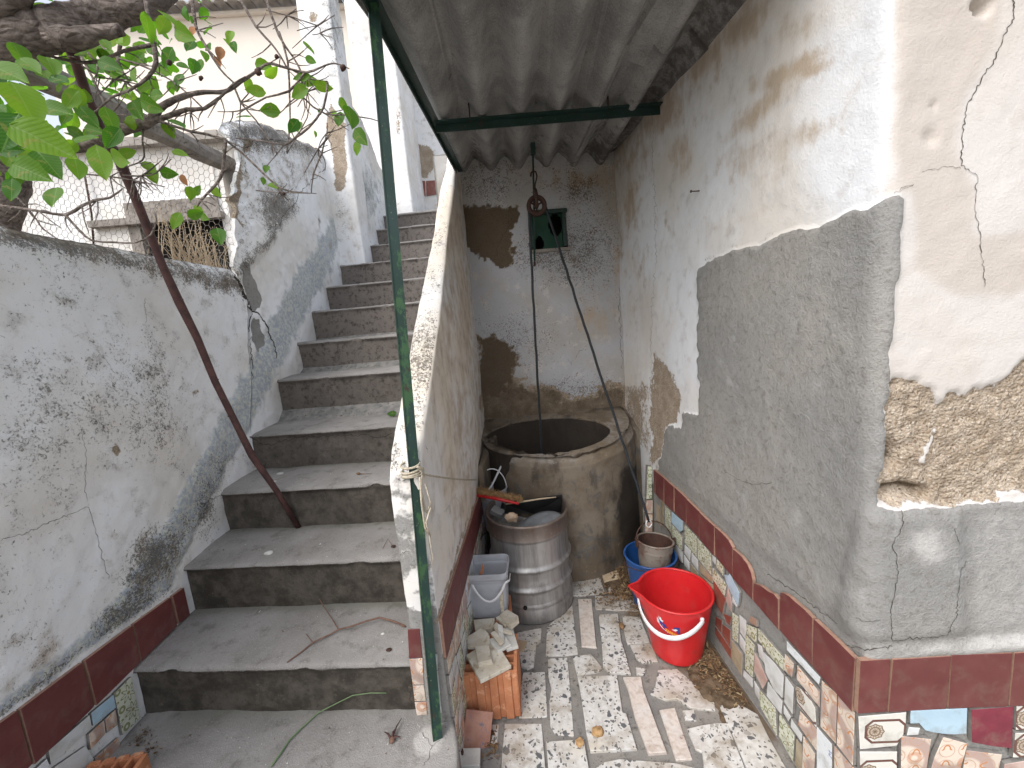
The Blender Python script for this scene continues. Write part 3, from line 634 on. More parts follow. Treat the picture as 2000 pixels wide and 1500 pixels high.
    def dp(V, p, m):
        ret = cache['ret']; n1 = fbm(V, 4, 4, 1)-.5; n2 = fbm(V, 34, 4, 2)-.5; n3 = fbm(V, 70, 3, 8)-.5
        d = n1*.014+n2*.0035
        g = np.clip((m['grey']-.35)*3.3, 0, 1); up = np.clip((V[:, 2]-.58)*20, 0, 1); d = d+g*up*(.007+n2*.001)
        pe = np.clip((m['peel']-.35)*3.3, 0, 1); d = d-pe*ret*(.007+n3*.016+np.abs(n2)*.014)-pe*(1-ret)*.003
        d -= .028*np.clip(blob(p, 1745, 890, 13, 22)*1.4, 0, 1)*ret+.030*np.clip(line(p, [(1735,965),(1765,958),(1808,966)], 18)*1.6, 0, 1)*ret
        lump = poly(p, [(1690,1000),(1870,1000),(1872,1225),(1850,1240),(1770,1250),(1700,1255),(1655,1235),(1640,1200),(1655,1130)], 14)
        d += lump*.010
        d += .016*np.clip(line(p, [(1690,1275),(1760,1272),(2000,1255),(2300,1240)], 22)*1.5, 0, 1)*ret
        for (x, y, r, k) in ((1820,268,11,.006), (1828,204,5,.007), (1922,8,13,.030)): d -= k*np.clip(blob(p, x, y, r, r)*1.3, 0, 1)*ret
        d = d*np.clip((V[:, 2]-.50)*12, .12, 1)
        return d
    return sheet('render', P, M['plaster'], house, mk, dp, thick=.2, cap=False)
hw = house_wall()
HB = bvh_of(hw)
def nprism(name, px, plane, n, th, mat, parent, bev=.0008, lift=0, rnd=True):
    W = [pp(u, v, plane, n) for u, v in px]; return wprism(name, W, n, th, mat, parent, bev, lift)
def frame_of(c, n):
    n = Vector(n).normalized(); t = Vector((0, 0, 1)); t = (t-n*t.dot(n)); t = t.normalized() if t.length > .01 else Vector((0, 1, 0)); x = t.cross(n)
    return Matrix(((x.x, t.x, n.x, c.x), (x.y, t.y, n.y, c.y), (x.z, t.z, n.z, c.z), (0, 0, 0, 1)))
def wprism(name, W, n, th, mat, parent, bev=.0008, lift=0):
    n = Vector(n).normalized(); W = [Vector(p)+n*lift for p in W]; c = sum(W, Vector())/len(W)
    a = random.uniform(-.012, .012); b = random.uniform(-.012, .012)
    W = [p+n*((p-c).dot(frame_of(c, n).col[0].xyz)*a+(p.z-c.z)*b) for p in W]
    mb = MB(); k = len(W); mb.prism(W, n, th, 0, bev)
    for i in range(len(mb.f)):                       # clay body shows on the broken edges
        if len(mb.f[i]) == 4 and i > k: mb.m[i] = 1
    return mb.build(name, [mat, M['clay_edge'] if name == 'skirting_tile' else M['tile_side']], parent, M=frame_of(c, n))
TN = Vector((-1, 0, 0)); TP = Vector((XR-.012, 1, 0))
def band_right():
    top = [[(1277,917),(1281,920)], [(1281,920),(1298,933)], [(1299,934),(1318,951)], [(1319,952),(1330,962),(1341,973)], [(1342,974),(1367,999)], [(1368,1000),(1382,1014),(1397,1028)], [(1398,1029),(1412,1041),(1425,1055),(1432,1069)], [(1434,1072),(1450,1086),(1462,1102),(1469,1118),(1472,1133)], [(1475,1139),(1488,1143),(1504,1155),(1515,1160),(1523,1170)], [(1526,1157),(1534,1159),(1544,1165),(1556,1176),(1575,1192),(1589,1207)], [(1592,1209),(1630,1244),(1673,1286)]]
    bot = [(1278,960),(1281,964),(1299,982),(1319,1001),(1342,1023),(1368,1051),(1398,1086),(1433,1128),(1473,1172),(1524,1230),(1589,1300),(1669,1390)]
    for i, t in enumerate(top):
        b0, b1 = bot[i], bot[i+1]; b0 = (b0[0]+1, b0[1]+1); b1 = (b1[0]-1, b1[1]-1)
        nprism('skirting_tile', t+[b1, b0], TP, TN, .012, M['oxblood'], house, lift=.004+.001*(i % 3))
band_right()
MO_R = [
 ('scroll', [(1604,1329),(1634,1355),(1632,1452),(1602,1419)]), ('scroll', [(1637,1358),(1669,1392),(1666,1495),(1635,1454)]),
 ('blueflower', [(1538,1252),(1603,1323),(1600,1337),(1538,1269)]), ('scroll', [(1535,1277),(1552,1296),(1548,1323),(1533,1308)]), ('scroll', [(1556,1299),(1600,1352),(1600,1381),(1556,1327)]),
 ('rosette', [(1553,1339),(1575,1352),(1592,1383),(1595,1421),(1558,1376)]), ('scroll', [(1564,1389),(1596,1424),(1596,1467),(1560,1415)]), ('blueflower', [(1597,1419),(1626,1453),(1626,1510),(1597,1508)]),
 ('scroll', [(1629,1457),(1667,1500),(1666,1575),(1629,1550)]), ('flower', [(1481,1228),(1533,1287),(1532,1311),(1505,1282),(1481,1249)]), ('white_tile', [(1480,1257),(1489,1262),(1494,1295),(1484,1283)]),
 ('white_tile', [(1492,1273),(1512,1292),(1532,1319),(1529,1363),(1514,1348),(1497,1313)]), ('white_tile', [(1534,1321),(1550,1343),(1547,1395),(1531,1371)]), ('pink_tile', [(1474,1275),(1482,1288),(1499,1329),(1490,1346),(1473,1311)]),
 ('white_tile', [(1500,1331),(1529,1370),(1527,1395),(1498,1359)]), ('flower', [(1485,1347),(1516,1383),(1518,1437),(1486,1379)]), ('flower', [(1522,1393),(1551,1436),(1548,1487),(1521,1439)]),
 ('white_tile', [(1531,1377),(1545,1400),(1540,1409),(1531,1393)]), ('white_tile', [(1546,1403),(1568,1435),(1566,1449),(1545,1419)]), ('scroll', [(1570,1437),(1593,1472),(1591,1515),(1568,1508)]), ('tan_tile', [(1555,1443),(1566,1457),(1566,1512),(1552,1492)]),
 ('flower', [(1458,1219),(1478,1227),(1477,1257),(1458,1237)]), ('flower', [(1457,1239),(1475,1260),(1470,1323),(1455,1306)]), ('tan_tile', [(1430,1249),(1451,1279),(1450,1321),(1430,1287)]), ('white_tile', [(1444,1201),(1457,1212),(1456,1250),(1445,1234)]),
 ('white_tile', [(1445,1238),(1456,1254),(1455,1277),(1445,1261)]), ('flower', [(1431,1196),(1443,1205),(1442,1257),(1431,1246)]), ('red_tile', [(1412,1219),(1428,1231),(1427,1265),(1412,1239)]), ('red_tile', [(1397,1223),(1427,1269),(1427,1287),(1397,1239)]), ('red_tile', [(1398,1204),(1410,1212),(1409,1236),(1398,1221)]), ('red_tile', [(1414,1198),(1429,1205),(1426,1222),(1420,1216)]),
 ('white_tile', [(1454,1309),(1471,1325),(1471,1343),(1453,1320)]), ('white_tile', [(1473,1330),(1483,1346),(1483,1370),(1474,1352)]), ('sky_tile', [(1312,999),(1333,1018),(1333,1036),(1328,1039),(1312,1020)]), ('sky_tile', [(1415,1122),(1423,1124),(1426,1120),(1445,1158),(1442,1183),(1430,1161),(1420,1140)]),
 ('flower', [(1300,987),(1310,997),(1311,1043),(1300,1030)]), ('flower', [(1337,1025),(1360,1048),(1360,1087),(1337,1060)]), ('flower', [(1363,1051),(1389,1082),(1389,1123),(1363,1091)]), ('flower', [(1400,1091),(1413,1106),(1413,1125),(1400,1107)]), ('flower', [(1393,1109),(1420,1142),(1416,1165),(1393,1130)]),
 ('white_tile', [(1337,1063),(1349,1076),(1347,1095),(1337,1080)]), ('white_tile', [(1351,1079),(1363,1094),(1364,1115),(1351,1097)]), ('tan_tile', [(1367,1099),(1392,1128),(1392,1139),(1367,1117)]), ('flower', [(1313,1024),(1333,1050),(1332,1075),(1313,1052)]), ('white_tile', [(1391,1084),(1398,1090),(1397,1103),(1391,1095)]),
 ('pink_tile', [(1421,1144),(1430,1178),(1429,1195),(1418,1174)]), ('white_tile', [(1431,1164),(1441,1184),(1440,1186),(1431,1176)]), ('tan_tile', [(1292,976),(1298,982),(1297,1029),(1292,1020)]), ('tan_tile', [(1282,984),(1290,992),(1290,1030),(1282,1016)]),
 ('white_tile', [(1314,1056),(1333,1079),(1333,1100),(1314,1076)]), ('white_tile', [(1337,1084),(1347,1099),(1347,1116),(1337,1102)]), ('tan_tile', [(1350,1101),(1364,1120),(1364,1140),(1350,1122)]), ('tan_tile', [(1367,1121),(1392,1143),(1392,1165),(1367,1144)]), ('red_tile', [(1394,1134),(1417,1169),(1411,1200),(1394,1172)]), ('clay_edge', [(1463,1214),(1467,1203),(1478,1210),(1478,1224)]),
]
for i, (mn, P) in enumerate(MO_R):
    nprism('wall_tile', P, TP, TN, .010, M[mn], house, lift=.001*(i % 4))
# outer return: skirting and broken-tile mosaic
QP = Vector((XR, CYR, 0))+RN*.012; QN = RN
for i, P in enumerate([[(1680,1290),(1738,1287),(1731,1389),(1674,1392)], [(1742,1286),(1855,1280),(1847,1383),(1734,1389)], [(1859,1279),(1976,1275),(1966,1378),(1851,1382)], [(1980,1274),(2100,1268),(2084,1373),(1969,1377)], [(2104,1268),(2230,1262),(2214,1368),(2088,1373)]]):
    nprism('skirting_tile', P, QP, QN, .012, M['oxblood'], house, lift=.002+.001*(i % 2))
MO_Q = [('rosette', [(1677,1400),(1770,1391),(1768,1428),(1752,1457),(1681,1465)]), ('sky_tile', [(1778,1388),(1889,1383),(1887,1432),(1865,1434),(1843,1433),(1822,1430),(1807,1426),(1799,1417),(1795,1412),(1778,1413)]), ('white_tile', [(1774,1419),(1796,1421),(1792,1434),(1770,1435)]), ('crimson_tile', [(1898,1387),(1980,1381),(1977,1462),(1940,1458),(1899,1450)]),
 ('rosette', [(1986,1380),(2060,1376),(2060,1425),(1984,1425)]), ('rosette', [(1981,1430),(2060,1429),(2060,1478),(1977,1478)]), ('rosette', [(1680,1469),(1753,1469),(1752,1545),(1682,1545)]), ('scroll', [(1761,1438),(1819,1444),(1806,1520),(1759,1520)]), ('scroll', [(1841,1438),(1888,1451),(1882,1475),(1868,1525),(1812,1522),(1824,1478)]), ('scroll', [(1888,1466),(1957,1474),(1946,1525),(1878,1525)]), ('pink_tile', [(1962,1492),(2000,1486),(2050,1488),(2050,1540),(1952,1540)])]
for i, (mn, P) in enumerate(MO_Q): nprism('wall_tile', P, QP, QN, .010, M[mn], house, lift=.001*(i % 3))
def guillotine(x0, z0, x1, z1, mn, rn):
    """split a rectangle into irregular shards"""
    st = [[(x0, z0), (x1, z0), (x1, z1), (x0, z1)]]; out = []
    def area(p): return abs(sum(p[i][0]*p[(i+1) % len(p)][1]-p[(i+1) % len(p)][0]*p[i][1] for i in range(len(p))))/2
    while st:
        p = st.pop(); a = area(p)
        if a < mn*rn.uniform(.6, 1.6): out.append(p); continue
        xs = [q[0] for q in p]; zs = [q[1] for q in p]; w_, h = max(xs)-min(xs), max(zs)-min(zs)
        cx = sum(xs)/len(xs)+rn.uniform(-.1, .1)*w_; cz = sum(zs)/len(zs)+rn.uniform(-.1, .1)*h
        ang = (math.pi/2 if w_ > h else 0)+rn.uniform(-.35, .35); nx, nz = -math.sin(ang), math.cos(ang)
        A, B = [], []
        for i in range(len(p)):
            q, r = p[i], p[(i+1) % len(p)]; dq = (q[0]-cx)*nx+(q[1]-cz)*nz; dr = (r[0]-cx)*nx+(r[1]-cz)*nz
            (A if dq >= 0 else B).append(q)
            if (dq >= 0) != (dr >= 0):
                t = dq/(dq-dr); m_ = (q[0]+(r[0]-q[0])*t, q[1]+(r[1]-q[1])*t); A.append(m_); B.append(m_)
        st += [s for s in (A, B) if len(s) > 2]
    return out
def shrink(p, g):
    cx = sum(q[0] for q in p)/len(p); cz = sum(q[1] for q in p)/len(p); r = [math.dist(q, (cx, cz)) for q in p]
    return [(cx+(q[0]-cx)*max(.3, 1-g/max(d, .001)), cz+(q[1]-cz)*max(.3, 1-g/max(d, .001))) for q, d in zip(p, r)]
rn = random.Random(21)
for p in guillotine(.02, .02, .42, .165, .0045, rn):
    W = [Vector((XR, CYR, 0))+RN*.012+RD*a+Vector((0, 0, b)) for a, b in shrink(p, .006)]
    wprism('wall_tile', W, RN, .010, M[rn.choice(['scroll', 'flower', 'white_tile', 'rosette', 'pink_tile'])], house)
for (P, wd) in (([(1978,0),(1980,35),(1958,75),(1945,110),(1920,150),(1903,180),(1888,200),(1882,240),(1878,262),(1877,322)], 3.2), ([(1877,322),(1908,345),(1905,370),(1902,400),(1910,440),(1920,520),(1922,560)], 2.2), ([(1877,328),(1855,326),(1830,330),(1800,336)], 1.4), ([(1755,370),(1785,362),(1745,378)], 1.2),
    ([(1276,215),(1275,300),(1280,390),(1282,500),(1274,600),(1271,720),(1272,900)], 1.8), ([(1205,390),(1205,560),(1212,650),(1216,790),(1214,815)], 3.0),
    ([(1762,995),(1762,1030),(1742,1065),(1752,1085),(1752,1120),(1738,1210),(1742,1250),(1800,1245),(1850,1240)], 2.6), ([(1862,1030),(1872,1065)], 2.0), ([(1884,1095),(1872,1130),(1868,1200),(1850,1240)], 2.2), ([(1672,1208),(1700,1214),(1720,1210)], 2.0),
    ([(1655,1262),(1700,1270),(1742,1262)], 3.0), ([(1412,918),(1440,935),(1470,945),(1508,942)], 1.6), ([(1500,1120),(1550,1155),(1600,1190),(1636,1218)], 3.0), ([(1340,1000),(1400,1050),(1450,1100)], 2.2)):
    crack(HB, P, wd, house, int(P[0][0]))

# ------------------------------------------------------------------ alcove back wall
YB = 2.5
alcove = empty('alcove_back_wall', (.3, YB, 0), 'stained white back wall of the roofed alcove behind the well', 'wall')
def back_wall():
    xs = np.arange(-.26, .80, .0085); zs = np.arange(0, 2.385, .0085); P = np.zeros((len(xs), len(zs), 3)); P[:, :, 0] = xs[:, None]; P[:, :, 1] = YB; P[:, :, 2] = zs[None]
    def mk(p, V):
        wob = np.stack([fbm(V, 12, 4, 31)-.5, fbm(V, 12, 4, 35)-.5], 1)*34; q = p+wob
        q = q+np.stack([fbm(V, 45, 3, 37)-.5, fbm(V, 45, 3, 38)-.5], 1)*30; A = poly(q, [(895,400),(955,398),(1012,412),(1008,450),(1000,480),(1004,520),(975,525),(960,515),(940,500),(915,490),(895,470)], 10)
        B = poly(q, [(930,650),(960,655),(990,665),(1010,695),(1000,730),(975,760),(930,760)], 16)
        C = poly(q, [(920,760),(1000,742),(1060,752),(1120,775),(1190,745),(1225,755),(1230,850),(920,850)], 14)
        dk = np.clip(A*.95+B*.9+.55*C+.4*blob(p, 930, 370, 40, 50)+.25, 0, 1)
        mo = .5+.35*blob(p, 940, 365, 50, 50)+.4*blob(p, 1130, 370, 35, 25)+.45*blob(p, 1150, 480, 60, 80)+.5*blob(p, 1060, 500, 60, 40)+.35*blob(p, 1010, 660, 70, 50)+.2*blob(p, 1050, 330, 160, 40)+.45*blob(p, 1130, 760, 100, 22)
        oc = np.maximum.reduce([.3+0*dk, .7*blob(p, 1160, 620, 60, 60), .6*blob(p, 1050, 340, 160, 50), .7*blob(p, 1150, 350, 90, 40), .6*blob(p, 1000, 340, 90, 30), .5*blob(p, 950, 560, 50, 60), .7*blob(p, 1205, 520, 12, 80), .5*blob(p, 1110, 505, 30, 20)])
        bl = .55*blob(p, 1090, 640, 80, 110)+.4*blob(p, 1050, 560, 60, 60)
        return dict(dark=dk*np.clip(.3+A+B+C*.6, 0, 1), peel=np.clip(A+B+C*.95, 0, 1), mold=np.clip(mo, 0, 1), ochre=oc, blue=bl*.3, pale=.2*blob(p, 1090, 620, 80, 90))
    def dp(V, p, m): return (fbm(V, 5, 4, 5)-.5)*.016+(fbm(V, 30, 3, 6)-.5)*.004-np.clip((m['peel']-.4)*3, 0, 1)*.006
    X0, X1, Z0, Z1 = .262, .478, 1.80, 2.035
    def hole(c): return (c[:, 0] > X0) & (c[:, 0] < X1) & (c[:, 2] > Z0) & (c[:, 2] < Z1)
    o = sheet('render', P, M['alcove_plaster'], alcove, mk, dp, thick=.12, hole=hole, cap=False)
    # core behind the render so that nothing shines through
    mb = MB(); y0, y1 = YB+.03, YB+.13
    for (a, b, c, d) in ((-.27, X0-.01, 0, 2.38), (X1+.01, .8, 0, 2.38), (X0-.01, X1+.01, 0, Z0-.01), (X0-.01, X1+.01, Z1+.01, 2.38)): mb.box(((a+b)/2, (y0+y1)/2, (c+d)/2), (b-a, y1-y0, d-c))
    mb.build('wall_core', M['grout'], alcove)
    mb = MB(); mb.box(((X0+X1)/2, YB+.26, (Z0+Z1)/2), (X1-X0+.06, .02, Z1-Z0+.06))
    for z in (Z0-.02, Z1+.02): mb.box(((X0+X1)/2, YB+.19, z), (X1-X0+.06, .12, .015))
    for x in (X0-.02, X1+.02): mb.box((x, YB+.19, (Z0+Z1)/2), (.015, .12, Z1-Z0))
    mb.build('vent_recess', M['dark_hole'], alcove)
    return o
bw = back_wall()
BB = bvh_of(bw)
for P, wd in (([(1055,368),(1075,360),(1090,354)], 1.6), ([(1000,418),(990,450),(975,475),(968,500)], 1.4), ([(1108,700),(1115,710),(1130,690),(1145,675)], 1.2), ([(1208,560),(1212,650),(1215,720)], 2.2), ([(990,400),(1008,412),(1018,425)], 1.8)): crack(BB, P, wd, alcove, 5)
# small vent window
vent = empty('vent_window', (.37, YB, 1.92), 'small square vent window with torn green mesh high on the alcove wall', 'window')
mb = MB(); mb.box((.37, YB-.003, 1.802), (.245, .03, .018)); mb.build('sill', M['wood_grey'], vent)
mb = MB(); mb.box((.37, YB+.002, 2.022), (.23, .035, .022)).box((.463, YB+.002, 1.915), (.020, .034, .19)).box((.267, YB+.002, 1.915), (.016, .034, .19)); mb.build('frame', M['green_steel'], vent)
def torn():
    mb = MB(); n = 22; X0, X1, Z0, Z1 = .272, .456, 1.812, 2.01
    for i in range(n):
        for j in range(n):
            u, v = (i+.5)/n, (j+.5)/n
            if (u-.78)**2/.05+(v-.68)**2/.10 < 1 or (u-.22)**2/.018+(v-.17)**2/.05 < 1: continue
            x0, x1 = X0+(X1-X0)*i/n, X0+(X1-X0)*(i+1)/n; z0, z1 = Z0+(Z1-Z0)*j/n, Z0+(Z1-Z0)*(j+1)/n
            f = lambda x, z: (x, YB+.014+.006*math.sin(x*40)*math.sin(z*33), z)
            mb.add([f(x0, z0), f(x1, z0), f(x1, z1), f(x0, z1)], [(0, 1, 2, 3)])
    o = mb.build('mesh_panel', M['ventmesh'], vent); o['label'] = 'torn dark green mesh'
    s = o.modifiers.new('s', 'SOLIDIFY'); s.thickness = .001
torn()

# ------------------------------------------------------------------ staircase
XL = -1.30
NP = [(258,1307),(357,1108),(430,962),(488,850),(540,742),(580,670),(608,608),(637,560),(663,518)]
stairs = empty('staircase', (XL, 1.1, .2), 'steep straight flight of worn grey concrete steps left of the alcove', 'stairs')
SY, SZ = [], []
for k, q in enumerate(NP):
    p = px_(*q, XL); SY.append(p.y); SZ.append(p.z)
for k in range(3): SY.append(SY[-1]+.292); SZ.append(SZ[-1]+.203)
def par_r(y): return -.252+.0915*(y-1.06)          # alcove face of the parapet
def par_l(y): return np.interp(y, [1.05, 1.2, 1.5, 2.35, 2.7], [-.335, -.333, -.302, -.19, -.16])
def par_t(y): return np.interp(y, [1.09, 1.11, 1.14, 1.18, 1.51, 2.36, 2.6], [.98, 1.03, 1.07, 1.095, 1.40, 2.26, 2.5])
def make_step(k):
    y0, z0 = SY[k], (SZ[k-1] if k else .2); z1 = SZ[k]; yn = SY[k+1] if k+1 < len(SY) else y0+.32
    xr = float((par_l(y0)+par_r(y0))/2) if y0 < 2.5 else -.02
    xs = np.arange(XL-.03, xr, .016)
    prof = [(.012, z0-.02+(z1-.022-z0+.02)*t) for t in np.linspace(0, 1, 13)]
    for a in np.linspace(0, 90, 6): prof.append((.012-.013*math.sin(math.radians(a)) if a < 45 else -.001+.016*(1-math.sin(math.radians(a))) , z1-.022+.022*math.sin(math.radians(a))))
    prof = prof[:13]+[(-.001+.012*(1-math.cos(math.radians(a))) , z1-.016+.016*math.sin(math.radians(a))) for a in (0, 30, 60, 90)]
    prof += [(.011+(yn-y0+.02)*t, z1+.004*math.sin(t*3)) for t in np.linspace(0, 1, 17)[1:]]
    P = np.zeros((len(xs), len(prof), 3)); 
    for j, (dy, z) in enumerate(prof): P[:, j, 0] = xs; P[:, j, 1] = y0+dy-.11*(xs-XL); P[:, j, 2] = z
    nr = 14
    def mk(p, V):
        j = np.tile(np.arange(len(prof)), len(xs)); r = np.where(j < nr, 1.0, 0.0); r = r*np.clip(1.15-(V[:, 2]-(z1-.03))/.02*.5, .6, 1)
        back_tone = np.where(j > len(prof)-6, (j-(len(prof)-6))/5., 0)  # darker greenish tone growing towards the back of the tread
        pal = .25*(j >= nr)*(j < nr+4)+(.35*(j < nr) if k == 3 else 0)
        return dict(riser=r, back_tone=back_tone, pale=pal+np.zeros(len(V)), upper=np.full(len(V), min(1, max(0, (k-1.5)/4))))
    edge = fbm(np.stack([xs, xs*0+k, xs*0], 1), 12, 3, 40)
    def dp(V, p, m):
        j = np.tile(np.arange(len(prof)), len(xs)); i = np.repeat(np.arange(len(xs)), len(prof))
        d = (fbm(V, 7, 3, 50+k)-.5)*.012+(fbm(V, 45, 3, 60)-.5)*.004
        return d-np.where((j >= nr-1) & (j <= nr+2), np.maximum(0, edge[i]-.55)*.05, 0)
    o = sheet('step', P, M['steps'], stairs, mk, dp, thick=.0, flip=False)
    return o
steps = [make_step(k) for k in range(12)]
def landing():
    # lowest landing, rounded at its alcove corner
    xs = np.concatenate([np.arange(XL-.03, -.26, .016)]); prof = [(-1.0, .19)]+[(-1.0+t*1.28, .2) for t in np.linspace(0, 1, 70)]
    P = np.zeros((len(xs), 70, 3)); t = np.linspace(0, 1, 70)
    for i, x in enumerate(xs): P[i, :, 0] = x; P[i, :, 1] = .25+1.02*t; P[i, :, 2] = .2
    xe = np.linspace(-.262, -.225, 6)[1:]
    ex = np.interp(P[0, :, 1], [.25, .9, 1.0, 1.06, 1.12, 1.2, 1.3], [-.215, -.222, -.228, -.240, -.262, -.30, -.33])
    n = len(xs); Q = np.zeros((n+6, 70, 3)); 
    for i in range(n): Q[i] = P[i]; Q[i, :, 0] = XL-.03+(ex-(XL-.03))*i/(n-1)
    for a in range(6):
        an = math.radians(15+a*18); Q[n+a, :, 0] = ex+.014*math.sin(an); Q[n+a, :, 1] = P[0, :, 1]; Q[n+a, :, 2] = .2-.014*(1-math.cos(an))
    Q[n+5, :, 2] = 0.0; Q[n+4, :, 2] = .12; Q[n+3, :, 2] = .17
    def mk(p, V): return dict(back_tone=np.clip((V[:, 1]-1.1)*8, 0, 1)*np.clip((V[:, 0]+1.25)*9, 0, 1)*.8, riser=np.where(V[:, 2] < .19, .6, 0), pale=.3+.0*V[:, 0]+.8*blob(p, 840, 1450, 25, 25), upper=np.ones(len(V)))
    return sheet('step', Q, M['steps'], stairs, mk, lambda V, p, m: (fbm(V, 5, 3, 70)-.5)*.010+(fbm(V, 40, 3, 71)-.5)*.004, thick=0)
land = landing()
mb = MB(); mb.box(((XL-.03+.02)/2-.0, 5.2+.35, 1.5), (1.35, 1.0, .02)); 
# solid mass under the flight
mb = MB(); prof = [(.2, 0), (.26, .17)]
vs = []
for x in (XL-.02, -.34):
    sk = -.11*(x-XL)
    vs += [(x, 1.32+sk, 0), (x, SY[11]+sk+.3, 0), (x, SY[11]+sk+.3, SZ[11]-.06), (x, SY[8]+sk+.12, SZ[8]-.1), (x, SY[4]+sk+.12, SZ[4]-.1), (x, 1.34+sk, .18)]
mb.add(vs, [(5, 4, 3, 2, 1, 0), (6, 7, 8, 9, 10, 11)]+[(i, (i+1) % 6, 6+(i+1) % 6, 6+i) for i in range(6)]); mb.build('stair_base', M['grout'], stairs)
SB = bvh_of(*steps, land)
for P, wd in (([(488,848),(500,862),(520,870),(540,865),(575,856),(620,853),(680,850),(720,850),(745,855),(768,845)], 3.6), ([(570,836),(575,850)], 1.6), ([(795,1340),(800,1355),(805,1385)], 2.2), ([(826,1432),(843,1458),(838,1480),(828,1496)], 2.0), ([(843,1458),(855,1450),(860,1446)], 1.8)): crack(SB, P, wd, stairs, 9)

# ------------------------------------------------------------------ parapet between stairs and alcove
parapet = empty('stair_parapet', (-.29, 1.1, .2), 'thick sloping whitewashed parapet between the steps and the alcove', 'wall')
def make_parapet():
    ys = np.concatenate([np.arange(1.10, 1.26, .008), np.arange(1.26, 2.58, .012)]); R = []
    for y in ys:
        xr, xl, zt = float(par_r(y)), float(par_l(y)), float(par_t(y)); r = .018; pts = []
        for z in np.linspace(0, zt-r, 90): pts.append((xr, z))
        for a in (20, 45, 70): pts.append((xr-r+r*math.cos(math.radians(a)), zt-r+r*math.sin(math.radians(a))))
        for t in np.linspace(0, 1, 8): pts.append((xr-r+(xl+r-(xr-r))*t, zt+.003*math.sin(t*3.1)))
        for a in (110, 135, 160): pts.append((xl+r+r*math.cos(math.radians(a)), zt-r+r*math.sin(math.radians(a))))
        for z in np.linspace(zt-r, .1, 50): pts.append((xl, z))
        R.append([(a, y, b) for a, b in pts])
    caps = []
    for kk, dy in ((.97, -.006), (.8, -.0085), (.5, -.0095), (0.0, -.010)):
        caps.insert(0, [(-.285+(a-(-.285))*kk, 1.10+dy, b if b < .5 else .5+(b-.5)*(1-.03*(1-kk))) for a, y, b in R[0]])
    R = caps+R; ys = np.concatenate([[1.10]*4, ys])
    P = np.array(R)
    nP = P.shape[1]
    def mk(p, V):
        j = np.tile(np.arange(nP), len(ys)); right = (j < 91); top = (j >= 91) & (j < 103)
        q = p+np.stack([fbm(V, 14, 3, 81)-.5, fbm(V, 14, 3, 83)-.5], 1)*16
        oc = right*np.clip(.12+(V[:, 1]-1.14)*1.5, 0, .62); oc = np.maximum(oc, right*.75*line(q, [(900,720),(895,860),(880,960)], 45)); oc = np.maximum(oc, right*.6*line(q, [(905,430),(870,560),(850,700),(850,1000)], 22))
        mo = np.where(top, .72, np.where(right, .06, .45)); mo = mo+.4*top*blob(p, 830, 700, 40, 60)
        bl = .35*right*blob(p, 845, 930, 22, 150)
        pe = .75*right*line(q, [(905,330),(925,480),(938,640),(940,800)], 10)+right*.7*line(q, [(850,1220),(880,1120),(905,1040),(925,990)], 8)
        pe = pe+.35*top*np.clip(fbm(V, 12, 3, 88)*2-1, 0, 1)
        return dict(ochre=oc, mold=mo, blue=bl, peel=np.clip(pe, 0, 1), pale=right*.25*blob(p, 840, 950, 25, 200), grey=np.where(~right & ~top & (V[:, 2] < .55), .8, 0.)+np.where(right & (V[:, 2] < .43), 1., 0.)+np.where(V[:, 1] < 1.10, np.where(V[:, 2] < .58, .9, .49), 0), dark=.3*right*np.clip((V[:, 1]-2.2)*3, 0, 1))
    def dp(V, p, m):
        j = np.tile(np.arange(nP), len(ys)); low = np.clip((V[:, 2]-.56)*12, .1, 1)
        bul = .022*np.exp(-((V[:, 1]-1.95)/.35)**2-((V[:, 2]-1.0)/.45)**2)*(j < 91)
        return ((fbm(V, 5, 3, 90)-.5)*.016+(fbm(V, 32, 3, 91)-.5)*.004)*low+bul*low
    o = sheet('render', P, M['parapet_plaster'], parapet, mk, dp, thick=0)
    return o
pr = make_parapet()
PB = bvh_of(pr)
FN = Vector((0, -1, 0)); FP = Vector((0, 1.088, 0))
for mn, P in (('oxblood', [(796,1229),(819,1228),(825,1285),(799,1286)]), ('scroll', [(799,1288),(825,1286),(828,1337),(806,1338)]), ('scroll', [(806,1340),(828,1339),(832,1369),(810,1370)]), ('scroll', [(810,1372),(833,1371),(834,1396),(814,1398)]), ('white_tile', [(843,1278),(854,1278),(855,1309),(846,1309)]), ('white_tile', [(845,1311),(855,1311),(863,1393),(855,1392)])):
    nprism('wall_tile', P, FP, FN, .010, M[mn], parapet)
PD = Vector((.0915, 1, 0)).normalized(); PNn = Vector((1, -.0915, 0)).normalized(); P0 = Vector((float(par_r(1.10)), 1.10, 0))+PNn*.010
y = 0.0
while y < 1.15:
    W = [P0+PD*y+Vector((0, 0, .412)), P0+PD*(y+.136)+Vector((0, 0, .412)), P0+PD*(y+.136)+Vector((0, 0, .546)), P0+PD*y+Vector((0, 0, .546))]; wprism('skirting_tile', W, PNn, .012, M['oxblood'], parapet); y += .139
rn = random.Random(5)
for p in guillotine(0.0, .01, 1.15, .408, .0048, rn):
    W = [P0+PD*a+Vector((0, 0, b)) for a, b in shrink(p, .005)]; wprism('wall_tile', W, PNn, .010, M[rn.choice(['flower', 'white_tile', 'white_tile', 'flower', 'scroll', 'blueflower', 'pink_tile'])], parapet)
for P, wd in (([(838,1228),(842,1250),(844,1272)], 2.4), ([(868,1000),(880,985),(875,1010)], 1.3), ([(885,975),(890,965),(897,990),(905,1000)], 1.3), ([(775,1082),(800,1076)], 3.0), ([(832,870),(835,885)], 4.0), ([(908,340),(918,470),(930,600),(938,700)], 2.4)): crack(PB, P, wd, parapet, 3)
